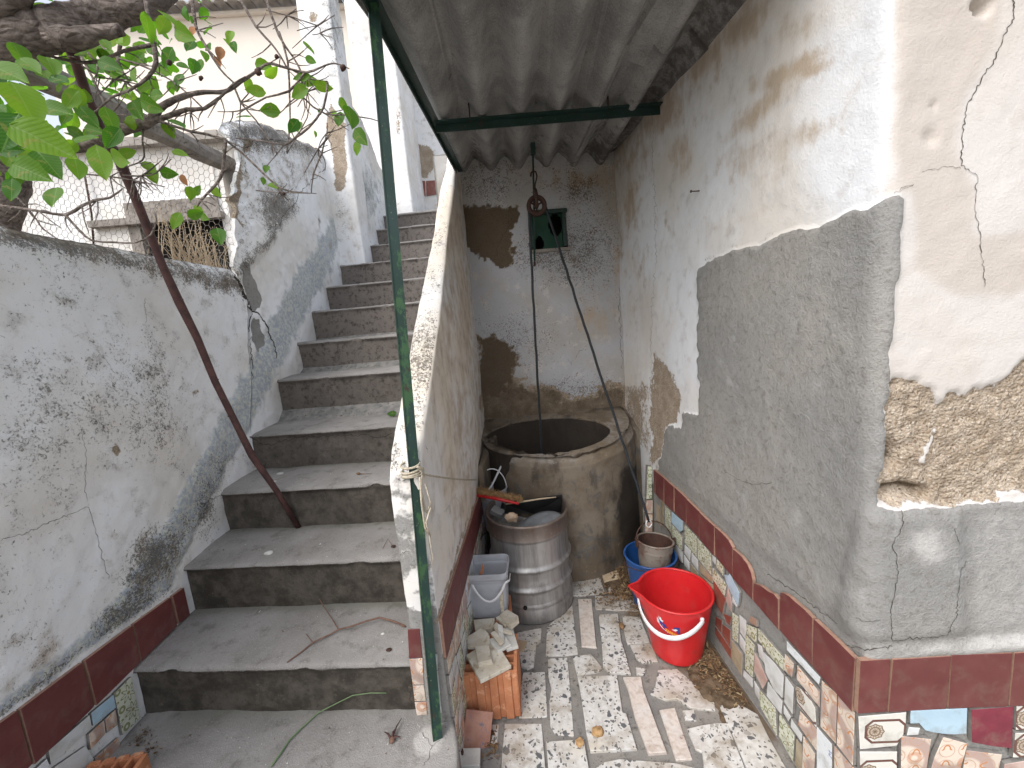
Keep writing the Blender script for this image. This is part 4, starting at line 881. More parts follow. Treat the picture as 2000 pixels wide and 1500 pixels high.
# ------------------------------------------------------------------ garden wall left of the stairs
leftw = empty('garden_wall', (XL, 1.5, 0), 'tall mould-speckled white wall along the left side of the steps', 'wall')
CRK = [(446,522),(469,555),(483,590),(491,608),(490,640),(489,690),(491,745),(490,800),(490,850)]
_ck = [px_(u, v, XL) for u, v in CRK]; _cz = [p.z for p in _ck][::-1]; _cy = [p.y for p in _ck][::-1]
def crack_y(z): return np.interp(z, _cz, _cy)
def crack_g(z): return np.interp(z, [1.2, 1.42, 1.55, 1.74], [.0012, .004, .011, .017])
TOPL = [px_(u, v, XL) for u, v in ((0,432),(87,451),(175,469),(280,490),(350,507),(434,521),(446,523))]
def top_low(y): return np.interp(y, [p.y for p in TOPL], [p.z for p in TOPL])
def left_marks(p, V):
    wob = np.stack([fbm(V, 12, 4, 131)-.5, fbm(V, 12, 4, 135)-.5], 1)*30; q = p+wob
    mo = .46+.25*(fbm(V, 3, 3, 140)-.5)+.22*blob(p, 180, 760, 120, 110)+.2*blob(p, 60, 860, 90, 120)+.25*blob(p, 310, 760, 50, 130, -15)+.3*blob(p, 120, 520, 120, 60)+.22*blob(p, 290, 850, 60, 60)+.2*blob(p, 30, 1180, 80, 90)
    topl = line(q, [(-60,430),(0,452),(100,470),(200,490),(300,515),(400,545),(478,560)], 34); mo = mo+.85*topl
    mo += .9*blob(p, 300, 1090, 34, 66, 38)+.7*blob(p, 395, 1010, 28, 34)+.5*blob(p, 420, 930, 30, 50, 20)+.7*blob(p, 235, 1195, 50, 16, -36)+.5*line(p, [(0,1395),(150,1275),(330,1150)], 16)
    mo += .35*blob(p, 505, 870, 24, 60)+.35*blob(p, 580, 600, 16, 40)+.3*blob(p, 640, 470, 16, 60)
    blue = poly(q, [(700,330),(660,500),(650,520),(632,560),(604,606),(576,668),(536,742),(486,848),(428,960),(356,1108),(340,1150),(230,1235),(60,1360),(-40,1430),(-40,1400),(200,1200),(270,1100),(330,990),(400,870),(450,770),(500,670),(560,560),(620,470),(660,380)], 14)
    pe = (blob(p, 226, 885, 13, 20)*.62+blob(p, 314, 868, 8, 13)*.6)*(.5+fbm(V, 30, 3, 145))+.5*line(q, [(480,560),(505,640),(512,700)], 12)+.5*blob(p, 382, 770, 12, 16)+.6*topl*np.clip(fbm(V, 8, 3, 144)*2-.9, 0, 1)
    pe = pe
    dk = .8*blob(p, 500, 880, 12, 60, 8)*.7+.5*topl
    oc = .45*topl+.3*blob(p, 330, 1120, 90, 90)+.35*blob(p, 80, 1280, 120, 60)+.2
    return dict(mold=np.clip(mo, 0, 1.6), blue=blue*.85, peel=np.clip(pe, 0, 1), dark=np.clip(dk, 0, 1), ochre=oc, pale=.15+.3*blob(p, 60, 1300, 150, 100))
def left_low():
    us = np.linspace(0, 1, 262)**.9; vs = np.concatenate([np.linspace(0, .97, 195), [.985, .995, 1.0]]); P = np.zeros((len(us), len(vs), 3))
    for j, v in enumerate(vs):
        ye = crack_y(v*1.72)-crack_g(v*1.72) if v*1.72 > .85 else crack_y(.85)
        y = .15+(ye-.15)*us; zt = top_low(y)-.03*0; P[:, j, 1] = y; P[:, j, 2] = zt*v
        P[:, j, 0] = XL-.03*(max(0, (v-.97)/.03)**2)
    def dp(V, p, m):
        d = (fbm(V, 3.2, 4, 151)-.5)*.030+(fbm(V, 26, 4, 152)-.5)*.007
        d += .012*np.clip(m['blue']-.5, 0, .5)*2-.006*np.clip(m['peel']-.4, 0, 1)
        low = np.clip((V[:, 2]-.56)*14, .1, 1)
        return d*low
    o = sheet('render', P, M['old_plaster'], leftw, left_marks, dp, thick=.22, cap=False)
    return o
ll = left_low()
def left_high():
    # the part beyond the big crack climbs with the steps to the pillar
    tp = [px_(u, v, XL) for u, v in ((440,262),(452,238),(470,229),(500,231),(540,243),(580,262),(610,276),(640,292),(655,330))]
    ty = [p.y for p in tp]; tz = [p.z for p in tp]
    def top(y): return np.interp(y, ty, tz)
    y1 = 3.80; us = np.linspace(0, 1, 190); vs = np.concatenate([np.linspace(0, .975, 210), [.985, .993, 1.0]]); P = np.zeros((len(us), len(vs), 3))
    EDG = [px_(u, v, XL) for u, v in ((459,520),(466,480),(464,420),(468,370),(471,325),(463,290),(447,262))]
    def y0(z):
        if z < 1.60: return crack_y(z)+crack_g(z)
        return float(np.interp(z, [1.60]+[e.z for e in EDG], [crack_y(1.60)+.012]+[e.y for e in EDG]))
    for j, v in enumerate(vs):
        zz = .85+v*(2.5-.85) if v < .98 else 2.5
        a = y0(zz); y = a+(y1-a)*us; t = top(y); P[:, j, 1] = y; P[:, j, 2] = .85+(t-.85)*v; P[:, j, 0] = XL-.05*max(0, (v-.97)/.03)**2
    # keep the left edge on the crack: recompute with true heights
    for j in range(len(vs)):
        a = y0(P[0, j, 2]); P[:, j, 1] = a+(y1-a)*us; P[:, j, 2] = .85+(top(P[:, j, 1])-.85)*vs[j]
    OLD = [(430,200),(660,200),(655,300),(640,330),(600,360),(570,400),(540,435),(520,450),(500,440),(470,500),(440,540)]
    def mk(p, V):
        m = left_marks(p, V); q = p+np.stack([fbm(V, 10, 4, 161)-.5, fbm(V, 10, 4, 165)-.5], 1)*24
        old = poly(q, OLD, 8)
        mo = .3+.4*old+.5*blob(p, 500, 255, 60, 30)+.45*blob(p, 560, 270, 60, 24)+.5*blob(p, 625, 285, 30, 20)+.9*blob(p, 548, 405, 26, 30)+.9*line(q, [(455,550),(480,515),(505,485),(530,460)], 26)+.35*line(q, [(530,460),(580,400),(640,330)], 14)
        pe = .9*blob(p, 484, 285, 12, 14)+.8*blob(p, 470, 385, 14, 8)+.8*line(q, [(470,300),(478,335),(466,420),(476,440)], 9)+.0+.5*blob(p, 646, 480, 8, 24)
        gr = 1.2*line(q, [(476,525),(490,560),(502,595)], 18)+1.0*poly(q, [(498,618),(512,625),(522,660),(512,690),(498,660)], 6)
        m.update(mold=mo, peel=np.clip(pe, 0, 1), grey=np.clip(gr, 0, 1), ochre=.3*old+.12, dark=.5*blob(p, 482, 290, 8, 10)+.7*blob(p, 470, 392, 12, 5)+.6*blob(p, 625, 430, 4, 14), pale=.2+0*mo)
        return m
    def dp(V, p, m):
        old = poly(p, OLD, 10)
        d = (fbm(V, 4, 4, 171)-.5)*.03+(fbm(V, 24, 4, 172)-.5)*.008+old*((fbm(V, 8, 4, 173)-.5)*.05+(fbm(V, 30, 3, 174)-.5)*.018)
        d += -.03*blob(p, 470, 388, 16, 7)-.03*blob(p, 478, 335, 6, 14)+.03*line(p, [(455,290),(520,268),(600,285)], 10)*.6
        d += .02*line(p, [(460,545),(490,505),(525,462)], 18)-.012*old
        return d-.010*np.clip(m['grey'], 0, 1)
    return sheet('render', P, M['old_plaster'], leftw, mk, dp, thick=.02, cap=False)
lh = left_high()
MB().prism([(XL-.06, float(crack_y(z))+s_*.07, z) for s_, z in ((-1, 1.30), (1, 1.30), (1, 1.66), (-1, 1.66))], (1, 0, 0), .1).build('crack_backing', M['dark_hole'], leftw)  # black slab added behind the gap, standing in for the shade in it
LB = bvh_of(ll, lh)
for P, wd in (([(491,608),(507,611),(518,628),(528,655),(536,675),(539,700)], 9), ([(450,528),(469,556),(483,590),(491,607)], 22), ([(491,607),(488,640),(490,690),(493,740)], 5), ([(520,452),(530,443),(545,437),(560,410),(572,402),(585,378),(600,360),(640,325)], 2.6), ([(488,424),(500,430),(517,440)], 1.6),
              ([(475,290),(490,282),(520,270),(545,276),(560,272)], 3.2), ([(475,290),(477,305),(495,300)], 3.0), ([(480,315),(478,330),(485,338)], 2.6), ([(0,1055),(50,1040),(120,1010),(172,990),(180,1020),(192,1060),(205,1110),(212,1130)], 1.8), ([(282,580),(284,620),(286,640)], 1.2),
              ([(185,680),(205,705),(225,730)], 1.2), ([(155,830),(165,870),(168,900),(165,960),(170,975)], 1.4), ([(395,985),(410,975),(428,968)], 2.2), ([(600,320),(590,350),(575,370)], 1.2), ([(480,350),(484,360),(476,370)], 1.6)): crack(LB, P, wd, leftw, int(P[0][0]))
LT = Vector((XL+.012, 1, 0)); LN = Vector((1, 0, 0))
for i, P in enumerate([[(-90,1478),(35,1388),(63,1492),(-62,1615)], [(40,1385),(161,1294),(184,1380),(68,1492)], [(166,1290),(257,1222),(274,1293),(189,1377)], [(262,1219),(333,1167),(346,1222),(278,1290)], [(337,1164),(359,1148),(371,1200),(350,1218)]]):
    nprism('skirting_tile', P, LT, LN, .012, M['oxblood'], leftw, lift=.001*(i % 3))
for mn, P in (('flower', [(224,1355),(257,1322),(275,1402),(240,1435)]), ('sky_tile', [(179,1393),(222,1357),(227,1382),(183,1417)]), ('white_tile', [(96,1466),(175,1397),(180,1421),(101,1492)]), ('scroll', [(174,1434),(204,1407),(207,1432),(178,1464)]), ('scroll', [(206,1405),(226,1386),(231,1415),(210,1431)]),
              ('white_tile', [(108,1498),(168,1457),(184,1482),(160,1530),(110,1550)]), ('blueflower', [(62,1510),(92,1482),(100,1500),(70,1545)]), ('scroll', [(186,1480),(232,1440),(240,1470),(195,1520)])):
    nprism('wall_tile', P, LT, LN, .010, M[mn], leftw)
# ------------------------------------------------------------------ pillar beside the steps
def block(name, x0, x1, y0, y1, z0, z1, mat, parent, mk=None, st=.02, rough=.02, lean=0, seed=0):
    """rough rendered block: front (towards -y), right side (+x), left side and top as one wrapped sheet"""
    path = [(x0, y1, -1, 0)]+[(x0, y, 0, 0) for y in np.arange(y1, y0, -st)]+[(x, y0, 0, 0) for x in np.arange(x0, x1, st)]+[(x1, y, 0, 0) for y in np.arange(y0, y1, st)]
    path = [(a, b) for a, b, *_ in path]; zs = np.arange(z0, z1+st*.5, st); P = np.zeros((len(path), len(zs)+1, 3))
    for j, z in enumerate(list(zs)+[z1+.001]):
        k = .55 if j == len(zs) else 0
        for i, (a, b) in enumerate(path):
            P[i, j] = (a+((x0+x1)/2-a)*k+lean*(z-z0), b+((y0+y1)/2-b)*k, z)
    return sheet(name, P, mat, parent, mk, lambda V, p, m: (fbm(V, 3, 4, 180+seed)-.5)*rough+(fbm(V, 20, 3, 181+seed)-.5)*rough*.35, thick=0)
pillar = empty('pillar', (-1.2, 3.8, 2.0), 'tall square weathered white pillar standing beside the upper steps', 'pillar')
def pm(p, V):
    q = p+np.stack([fbm(V, 8, 4, 191)-.5, fbm(V, 8, 4, 195)-.5], 1)*20
    pe = 1.1*poly(q, [(648,200),(672,240),(678,300),(675,370),(660,372),(655,330),(648,290),(635,250)], 8)+.7*blob(p, 612, 35, 10, 16)+.6*blob(p, 655, 500, 14, 20)
    mo = .35+.45*blob(p, 650, 60, 22, 120)+.4*blob(p, 668, 420, 16, 50)+.3*blob(p, 600, 200, 30, 60)
    return dict(peel=np.clip(pe, 0, 1), mold=mo, ochre=.45*blob(p, 685, 480, 20, 80)+.1, pale=.3+0*mo, blue=.25+.3*blob(p, 650, 60, 16, 100))
_a = py(584, 0, 3.72); _b = py(662, 517, 3.72); _c = py(712, 500, 3.72)
block('render', _b.x-.03, _c.x-.005, 3.72, 4.02, 1.95, 4.75, M['old_plaster'], pillar, pm, .02, .03, 0)
# stub wall that steps down behind the pillar, then the white corner wall and the far wall at the top of the flight
stub = empty('upper_side_wall', (-1.1, 4.3, 2.3), 'low whitewashed wall with a sloping top between pillar and upper steps', 'wall')
def slope_wall():
    x = -1.10; ys = np.linspace(4.0, 5.15, 60); zs = np.linspace(0, 1, 60); P = np.zeros((60, 60, 3))
    for i, y in enumerate(ys):
        t = np.interp(y, [4.0, 4.25, 4.6, 5.15], [3.45, 3.42, 3.2, 3.0]); P[i, :, 0] = x+.05*(y-4); P[i, :, 1] = y; P[i, :, 2] = 2.0+(t-2.0)*zs
    sheet('render', P, M['old_plaster'], stub, lambda p, V: dict(mold=.45+.4*blob(p, 700, 240, 20, 20)+.4*blob(p, 720, 380, 20, 30), blue=.4+.3*blob(p, 715, 380, 20, 40), ochre=.2+0*V[:, 0]), lambda V, p, m: (fbm(V, 6, 4, 200)-.5)*.04, thick=.18)
slope_wall()
cw = empty('corner_wall', (-.95, 5.3, 2.6), 'bright white wall corner left of the top of the steps', 'wall')
_l = py(728, 300, 5.3); _r = py(794, 300, 5.3)
block('render', _l.x-.1, _r.x, 5.3, 6.6, 2.4, 5.6, M['old_plaster'], cw, lambda p, V: dict(mold=.28+.5*blob(p, 742, 80, 12, 40)+.3*blob(p, 760, 400, 30, 16), ochre=.2+.3*blob(p, 775, 220, 12, 80), peel=.55*blob(p, 778, 240, 8, 60), pale=.3+0*V[:, 0]), .03, .03, 0, 3)
fw = empty('far_upper_wall', (-.6, 6.4, 2.8), 'far white wall with a brown peeled patch at the head of the steps', 'wall')
block('render', -1.6, 1.2, 6.45, 6.7, 2.4, 6.4, M['old_plaster'], fw, lambda p, V: dict(mold=.25+.3*blob(p, 850, 320, 30, 30), peel=.85*poly(p+np.stack([fbm(V, 6, 4, 211)-.5, fbm(V, 6, 4, 215)-.5], 1)*26, [(798,280),(820,275),(850,290),(846,330),(838,348),(820,345),(805,320)], 8), ochre=.15+0*V[:, 0], pale=.3+0*V[:, 0]), .03, .03, 0, 5)
FB = Vector((0, 6.43, 0))
for P in ([(801,354),(830,353),(831,383),(801,384)], [(832,353),(868,351),(868,376),(833,383)]): o = nprism('wall_tile', P, FB, Vector((0, -1, 0)), .03, M['red_tile'], fw)
# winder steps at the head of the flight
def winders():
    for P, z in (([(-1.05, 5.15), (.1, 5.0), (.1, 6.45), (-1.05, 6.45)], SZ[-1]+.17), ([(-.62, 5.45), (.1, 5.15), (.1, 6.45), (-.75, 6.45)], SZ[-1]+.34)):
        mb = MB().prism([(a, b, z) for a, b in P], (0, 0, 1), .2, bev=.01); mb.build('step', M['steps'], stairs)
winders()
# ------------------------------------------------------------------ terrace behind the garden wall, shed, house beyond
xs = np.linspace(-9, XL-.15, 60); ys = np.linspace(.2, 4.5, 50); P = np.zeros((60, 50, 3)); P[:, :, 0] = xs[:, None]; P[:, :, 1] = ys[None]; P[:, :, 2] = 1.50
o = sheet('terrace_ground', P, M['soil'], disp=lambda V, p, m: (fbm(V, 2, 4, 220)-.5)*.1, thick=1.5); tag(o, kind='structure')
shed = empty('shed', (-2.6, 4.0, 1.5), 'low whitewashed shed with a boarded dark window behind the chicken wire', 'shed')
SHY = 3.55
def shp(u, v): return py(u, v, SHY)
def shed_build():
    a = shp(-60, 400); b = shp(470, 400); w0, w1 = shp(243, 400), shp(432, 420); zt, zb = shp(340, 392).z, shp(340, 545).z; top = shp(350, 285).z
    x0, x1 = a.x-.6, shp(470, 400).x
    def wall(xa, xb, za, zb_):
        nx = max(4, int((xb-xa)/.03)); nz = max(3, int((zb_-za)/.03)); P = np.zeros((nx, nz, 3)); P[:, :, 0] = np.linspace(xa, xb, nx)[:, None]; P[:, :, 1] = SHY; P[:, :, 2] = np.linspace(za, zb_, nz)[None]
        return sheet('render', P, M['old_plaster'], shed, lambda p, V: dict(mold=.2+0*V[:, 0], cream=.45*np.clip((V[:, 2]-(zt+.05))*5, 0, 1), ochre=.25+0*V[:, 0]), lambda V, p, m: (fbm(V, 3, 3, 231)-.5)*.015, thick=.15)
    wall(x0, w0.x, 1.4, top); wall(w1.x, x1, 1.4, top); wall(w0.x, w1.x, zt, top); wall(w0.x, w1.x, 1.4, zb)
    cx, wd = (w0.x+w1.x)/2, w1.x-w0.x
    MB().box((cx, SHY+.16, (zt+zb)/2), (wd, .02, zt-zb)).build('opening', M['dark_hole'], shed)
    l1 = shp(300, 440).z
    MB().box((cx, SHY+.02, zt-.06), (wd, .07, .13)).build('lintel', M['wood_grey'], shed)
    MB().box((w0.x+.04, SHY+.02, (zt+zb)/2-.05), (.09, .06, zt-zb)).build('frame', M['wood_grey'], shed)
    MB().box((cx-.12, SHY-.03, shp(300, 432).z), (wd+.30, .05, .05)).build('plank', M['wood_grey'], shed)
    mb = MB(); n = 30; q0, q1 = shp(-60, 262), shp(478, 288)
    for i in range(n):
        xa = x0+(x1+.05-x0)*i/n; xb = x0+(x1+.05-x0)*(i+1)/n; h = .045+.02*random.random()
        mb.box(((xa+xb)/2, SHY+.17+.02*random.random(), top+h/2), (xb-xa+.002, .5, h))
    s = mb.build('roof_slab', M['eave_tile'], shed); s['kind'] = 'stuff'
    mb = MB(); c = shp(184, 420); mb.tube([shp(172, 340)+Vector((0, -.03, 0)), shp(186, 420)+Vector((0, -.03, 0)), shp(190, 480)+Vector((0, -.03, 0))], .007, 6); mb.build('pipe', M['iron_rust'], shed)
shed_build()
beyond = empty('cream_house', (-3, 8, 0), 'cream rendered house with a tiled eave rising behind everything', 'house')
def far_house():
    Y = 8.2; zl, zr = py(330, 42, Y).z, py(585, 18, Y).z; z = (zl+zr)/2; x0, x1 = py(118, 230, Y).x, .6
    MB().box(((x0+x1)/2, Y+1.2, z/2), (x1-x0, 2.4, z)).build('wall', M['cream_render'], beyond)
    n = 38; rn = random.Random(4)
    for i in range(n):
        xa = x0+(x1-x0)*i/n; wd = (x1-x0)/n
        mb = MB(); r = wd*.5; vs = []; K = 7
        for yy in (Y-.28, Y+.25):
            for k in range(K):
                a = math.pi*k/(K-1); rr = r*(1 if yy < Y else .85)
                for q in (1, .8): vs.append((xa+wd/2-math.cos(a)*rr*q, yy, z+.02+math.sin(a)*rr*q*.7+(.12 if yy > Y else 0)+rn.uniform(-.004, .004)))
        fs = []
        for k in range(K-1):
            a0, a1, b0, b1 = 2*k, 2*k+2, 2*K+2*k, 2*K+2*k+2
            fs += [(a0, a1, b1, b0), (a0+1, b0+1, b1+1, a1+1), (a0, a0+1, a1+1, a1)]
        mb.add(vs, fs, 0, False); mb.build('roof_tile', M['eave_tile'], beyond)
    MB().box(((x0+x1)/2, Y-.02, z+.0), (x1-x0, .12, .05)).build('eave_board', M['cream_render'], beyond)
far_house()
# chicken wire between the garden wall and the shed: wooden post, beam and netting
wf = empty('chicken_wire_fence', (-1.5, 2.2, 1.6), 'sagging hexagonal chicken wire on a grey timber frame above the garden wall', 'fence')
def wire_fence():
    X = -1.41; p0 = px_(447, 338, X); p1 = px_(455, 545, X)
    yb = p0.y; zt = p0.z
    MB().tube([(X, yb+.02, 1.55), (X-.005, yb, 2.0), (X, yb-.01, zt)], [.030, .028, .030], 10, jit=.1).build('post', M['wood_grey'], wf)
    a = px_(462, 330, X); b = px_(285, 245, X); c = b+(b-a)*1.3
    mb = MB(); d = (c-a).normalized(); L = (c-a).length; s = 14
    mb.tube([a+d*(L*i/s)+Vector((0, 0, .004*math.sin(i*1.7))) for i in range(s+1)], .046, 8, jit=.12, smooth=False); mb.build('beam', M['wood_grey'], wf)
    # hexagonal net, hung from the post towards the far left
    mb = MB(); s = .0235; h = s*math.sqrt(3)/2; A = Vector((X-.03, yb+.03, 0)); B = Vector((-4.2, 2.95, 0)); Dn = (B-A).normalized(); Ln = (B-A).length
    z0, z1 = 1.58, 2.62; nx = int(Ln/(s*1.5)); nz = int((z1-z0)/(2*h))
    def pt(t, z):
        q = A+Dn*t; return (q.x+.02*math.sin(t*3+z*5), q.y+.03*math.sin(t*4+z*3), z+.02*math.sin(t*2.3))
    for i in range(nx):
        for j in range(nz):
            cx = i*1.5*s; cz = z0+j*2*h+(h if i % 2 else 0)
            c = [(cx+s*math.cos(math.radians(60*k)), cz+s*math.sin(math.radians(60*k))) for k in range(6)]
            for k in range(3): mb.tube([pt(*c[k]), pt(*c[k+1])], .0013, 3, cap=False, smooth=False)
    o = mb.build('netting', M['wire'], wf); o['kind'] = 'stuff'
wire_fence()

# ------------------------------------------------------------------ corrugated canopy
canopy = empty('corrugated_canopy', (.25, 1.7, 2.27), 'grey corrugated fibre-cement canopy roof over the alcove', 'canopy')
def roof_sheet(x0f, x1f, y0, y1, dz):
    ys = np.arange(y0, y1+.001, .03); n = 150; P = np.zeros((n, len(ys), 3))
    for j, y in enumerate(ys):
        a, b = x0f(y), x1f(y); x = a+(b-a)*np.linspace(0, 1, n)
        z = 2.225+.028*(y-1.2)+.012*np.interp(x, [-.3, .2], [1, 0])
        P[:, j, 0] = x; P[:, j, 1] = y; P[:, j, 2] = z+.030+.037*np.cos((x-.055*(y-2.45)-.30)/.159*2*math.pi)+dz
    o = sheet('roof_sheet', P, M['asbestos'], canopy, lambda p, V: dict(grime=np.clip(.25+.8*np.clip((V[:, 0]-.55)*4, 0, 1)+.5*np.clip((V[:, 1]-2.0)*2, 0, 1), 0, 1)), lambda V, p, m: (fbm(V, 40, 3, 240)-.5)*.003, thick=.007, flip=True)
    return o
roof_sheet(lambda y: -.274+.135*(y-1.32), lambda y: .56, .86, 2.52, .014)
roof_sheet(lambda y: .52, lambda y: XR+.01, 1.46, 2.52, .003)
roof_sheet(lambda y: .52, lambda y: XR+.01, .86, 1.60, .0115)
# green steel: purlin, edge rail, post, bolts
frame = empty('canopy_frame', (.2, 1.85, 2.24), 'green painted steel angle frame carrying the corrugated canopy', 'frame')
def angle(name, a, b, w_, t, up, parent, mat='green_steel'):
    a, b = Vector(a), Vector(b); d = (b-a).normalized(); u = Vector(up); u = (u-d*u.dot(d)).normalized(); s = d.cross(u)
    mb = MB(); L = (b-a).length
    for (c1, c2, w1, w2) in ((0, 0, t, w_), (w_/2, w_/2-t/2, w_, t)):
        ring = [(-w1/2, -w2/2), (w1/2, -w2/2), (w1/2, w2/2), (-w1/2, w2/2)]; vs = []
        K = 10
        for i in range(K+1):
            for (p_, q_) in ring: vs.append(a+d*(L*i/K)+s*(c1+p_)+u*(c2+q_))
        fs = [(3, 2, 1, 0), tuple(K*4+i for i in range(4))]
        for i in range(K):
            for k in range(4): fs.append((i*4+k, i*4+(k+1) % 4, (i+1)*4+(k+1) % 4, (i+1)*4+k))
        mb.add(vs, fs)
    return mb.build(name, M[mat], parent)
angle('purlin', (-.17, 1.85, 2.228), (XR+.01, 1.85, 2.235), .034, .005, (0, 0, 1), frame)
angle('edge_rail', (-.27, .86, 2.21), (-.128, 2.44, 2.247), .030, .005, (0, 0, 1), frame)
for (u, v) in ((918, 230), (1185, 205)):
    b = py(u, v, 1.845); mb = MB().tube([b+Vector((0, -.022, -.026)), b+Vector((0, -.022, .0)), b+Vector((0, -.015, .05))], .0032, 6); mb.build('hook_bolt', M['iron_rust'], frame)
b0 = py(843, 1415, 1.045); b0.z = .2; t0 = pz(719, 0, 2.24)
post = angle('steel_post', b0-Vector((0, 0, 0)), t0+Vector((0, 0, .0)), .0255, .005, (.3, -1, 0), None, 'green_paint'); tag(post, 'thin leaning green steel post with flaking paint at the front of the canopy', 'post')
PA, PBT = b0, t0
def on_post(v):   # point on the post at picture height v
    best = min((abs(proj(np.array([PA.lerp(PBT, t)]))[0][1]-v), t) for t in np.linspace(0, 1, 400)); return PA.lerp(PBT, best[1])
# ------------------------------------------------------------------ the well
well = empty('well', (.27, 2.40, 0), 'round low well with a worn concrete rim filling the back of the alcove', 'well')
WC, WR, HC, HA, HBy = (.302, 2.455), .488, (.235, 2.235), .365, .215
def rim_z(x, y): return .705+.20*(y-2.0)
def make_well():
    n = 160; R = []
    ang = np.linspace(0, 2*math.pi, n+1)
    def outer(a, r=WR): return WC[0]+r*math.cos(a), WC[1]+r*math.sin(a)
    def inner(a, k=1.0): return HC[0]+HA*k*math.cos(a), HC[1]+HBy*k*math.sin(a)
    prof = [('o', z) for z in np.linspace(0, .93, 44)]+[('c', t) for t in (.0, .35, .7, 1.0)]+[('t', t) for t in np.linspace(.08, .96, 12)]+[('d', t) for t in (.0, .5, 1.0)]+[('i', t) for t in np.linspace(.04, 1, 26)]
    P = np.zeros((n+1, len(prof), 3))
    for i, a in enumerate(ang):
        ox, oy = outer(a); ix, iy = inner(a); zr = rim_z(ox, oy); zi = rim_z(ix, iy)
        for j, (k, t) in enumerate(prof):
            if k == 'o': p = (ox+.012*math.cos(a)*(1-t), oy+.012*math.sin(a)*(1-t), zr*t)
            elif k == 'c': q = t*math.pi/2; p = (ox-.045*math.cos(a)*(1-math.cos(q)), oy-.045*math.sin(a)*(1-math.cos(q)), zr*.93+zr*.07*math.sin(q))
            elif k == 't': s_ = .09+t*.88; x, y = ox+(ix-ox)*s_, oy+(iy-oy)*s_; p = (x, y, rim_z(x, y)+.002)
            elif k == 'd': p = (ix-(ix-HC[0])*.01*t, iy-(iy-HC[1])*.01*t, zi-.012*t)
            else: p = (ix, iy, zi-.012-(zi+1.2)*t)
            P[i, j] = p
    jj = np.tile(np.arange(len(prof)), n+1)
    def mk(p, V):
        dk = .95*np.clip(line(p, [(1235,930),(1235,1080)], 34)*1.4, 0, 1)+.7*blob(p, 960, 905, 30, 20)+.45*blob(p, 1140, 940, 14, 40)+.4*line(p, [(1110,1110),(1200,1095)], 16)+1.3*(jj >= 62)+.4*blob(p, 1200, 990, 20, 90)  # inner wall of the shaft coloured dark, shade of the hole painted in
        pal = np.where((jj >= 44) & (jj < 61), .55, 0)*np.clip(.4+blob(p, 1230, 840, 60, 30)+blob(p, 1060, 895, 80, 12), 0, 1)+.4*blob(p, 1150, 1060, 40, 30)
        return dict(dark=np.clip(dk, 0, 1), pale=pal)
    def dp(V, p, m):
        d = (fbm(V, 6, 4, 301)-.5)*.02+(fbm(V, 22, 3, 302)-.5)*.006
        d -= np.where((jj >= 44) & (jj <= 62), 1, 0)*np.maximum(0, fbm(V, 14, 3, 303)-.58)*.10
        d[:len(prof)] = d[-len(prof):]
        return d
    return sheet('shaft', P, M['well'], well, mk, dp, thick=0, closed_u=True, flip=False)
wl = make_well()
WB = bvh_of(wl)
MB().prism([(XR+.0, 2.5, .795), (XR, 2.26, .722), (.74, 2.30, .735), (.62, 2.5, .79)], (0, 0, 1), .79, bev=.006).build('rim_fill', M['well'], well)
MB().prism([(-.10, 2.5, .76), (-.155, 2.0, .69), (-.13, 2.0, .69), (-.02, 2.5, .76)], (0, 0, 1), .2, bev=.01).build('rim_fill', M['well'], well)
for P, wd in (([(945,862),(965,850),(985,840),(1010,830),(1050,822),(1100,820),(1140,817)], 3.0), ([(1145,817),(1170,824),(1195,832),(1215,842)], 2.4)): crack(WB, P, wd, well, 11)
FN2 = Vector((0, -1, 0)); FP2 = Vector((0, 2.075, 0))
for mn, P in (('flower', [(1265,911),(1274,912),(1274,975),(1263,975)]), ('scroll', [(1263,977),(1275,977),(1275,1003),(1262,1003)]), ('scroll', [(1261,1005),(1275,1005),(1274,1045),(1260,1045)])): nprism('wall_tile', P, FP2, FN2, .03, M[mn], well)

# ------------------------------------------------------------------ pulley, bracket and rope
PY = 2.2
br = empty('pulley_bracket', py(1043, 322, PY), 'thin green bar hanging from the canopy in front of the vent window', 'bracket')
mb = MB(); a, b = py(1043, 318, PY+.03), py(1044, 512, PY+.03); a.z = 2.29; mb.tube([a, a.lerp(b, .5)+Vector((.002, 0, 0)), b], .0055, 6); mb.build('bar', M['green_steel'], br)
mb = MB(); c = py(1044, 518, PY+.03); mb.tube([b, c, c+Vector((-.006, 0, -.004))], [.006, .008, .004], 6); mb.build('end_hook', M['iron_rust'], br)
MB().box(a+Vector((0, 0, -.022)), (.022, .03, .05)).build('mount', M['green_steel'], br)
pul = empty('pulley', py(1048, 400, PY), 'brown iron pulley wheel hanging above the well', 'pulley')
pc = py(1048, 402, PY-.005); R0 = .052
mb = MB(); prof = [(.030, -.010), (R0-.004, -.012), (R0, -.010), (R0-.010, -.003), (R0-.010, .003), (R0, .010), (R0-.004, .012), (.030, .010)]
Mx = Matrix.Rotation(math.radians(90), 4, 'X'); mb.lathe(prof, pc, 32, M=Mx, closed=True); mb.build('wheel', M['iron_rust'], pul)
mb = MB(); mb.lathe([(.004, -.016), (.012, -.016), (.012, .016), (.004, .016)], pc, 12, M=Mx, closed=True)
for k in range(3): a_ = k*2.094+.5; mb.tube([pc, pc+Vector((math.cos(a_)*.032, 0, math.sin(a_)*.032))], .005, 5)
mb.build('hub', M['iron_rust'], pul)
mb = MB(); tp = pc+Vector((-.002, 0, .075))
for s_ in (-.017, .017): mb.tube([pc+Vector((0, s_, -.008)), pc+Vector((0, s_, .05)), tp+Vector((0, s_*.3, .004))], [.009, .011, .009], 6)
mb.build('yoke', M['iron_rust'], pul)
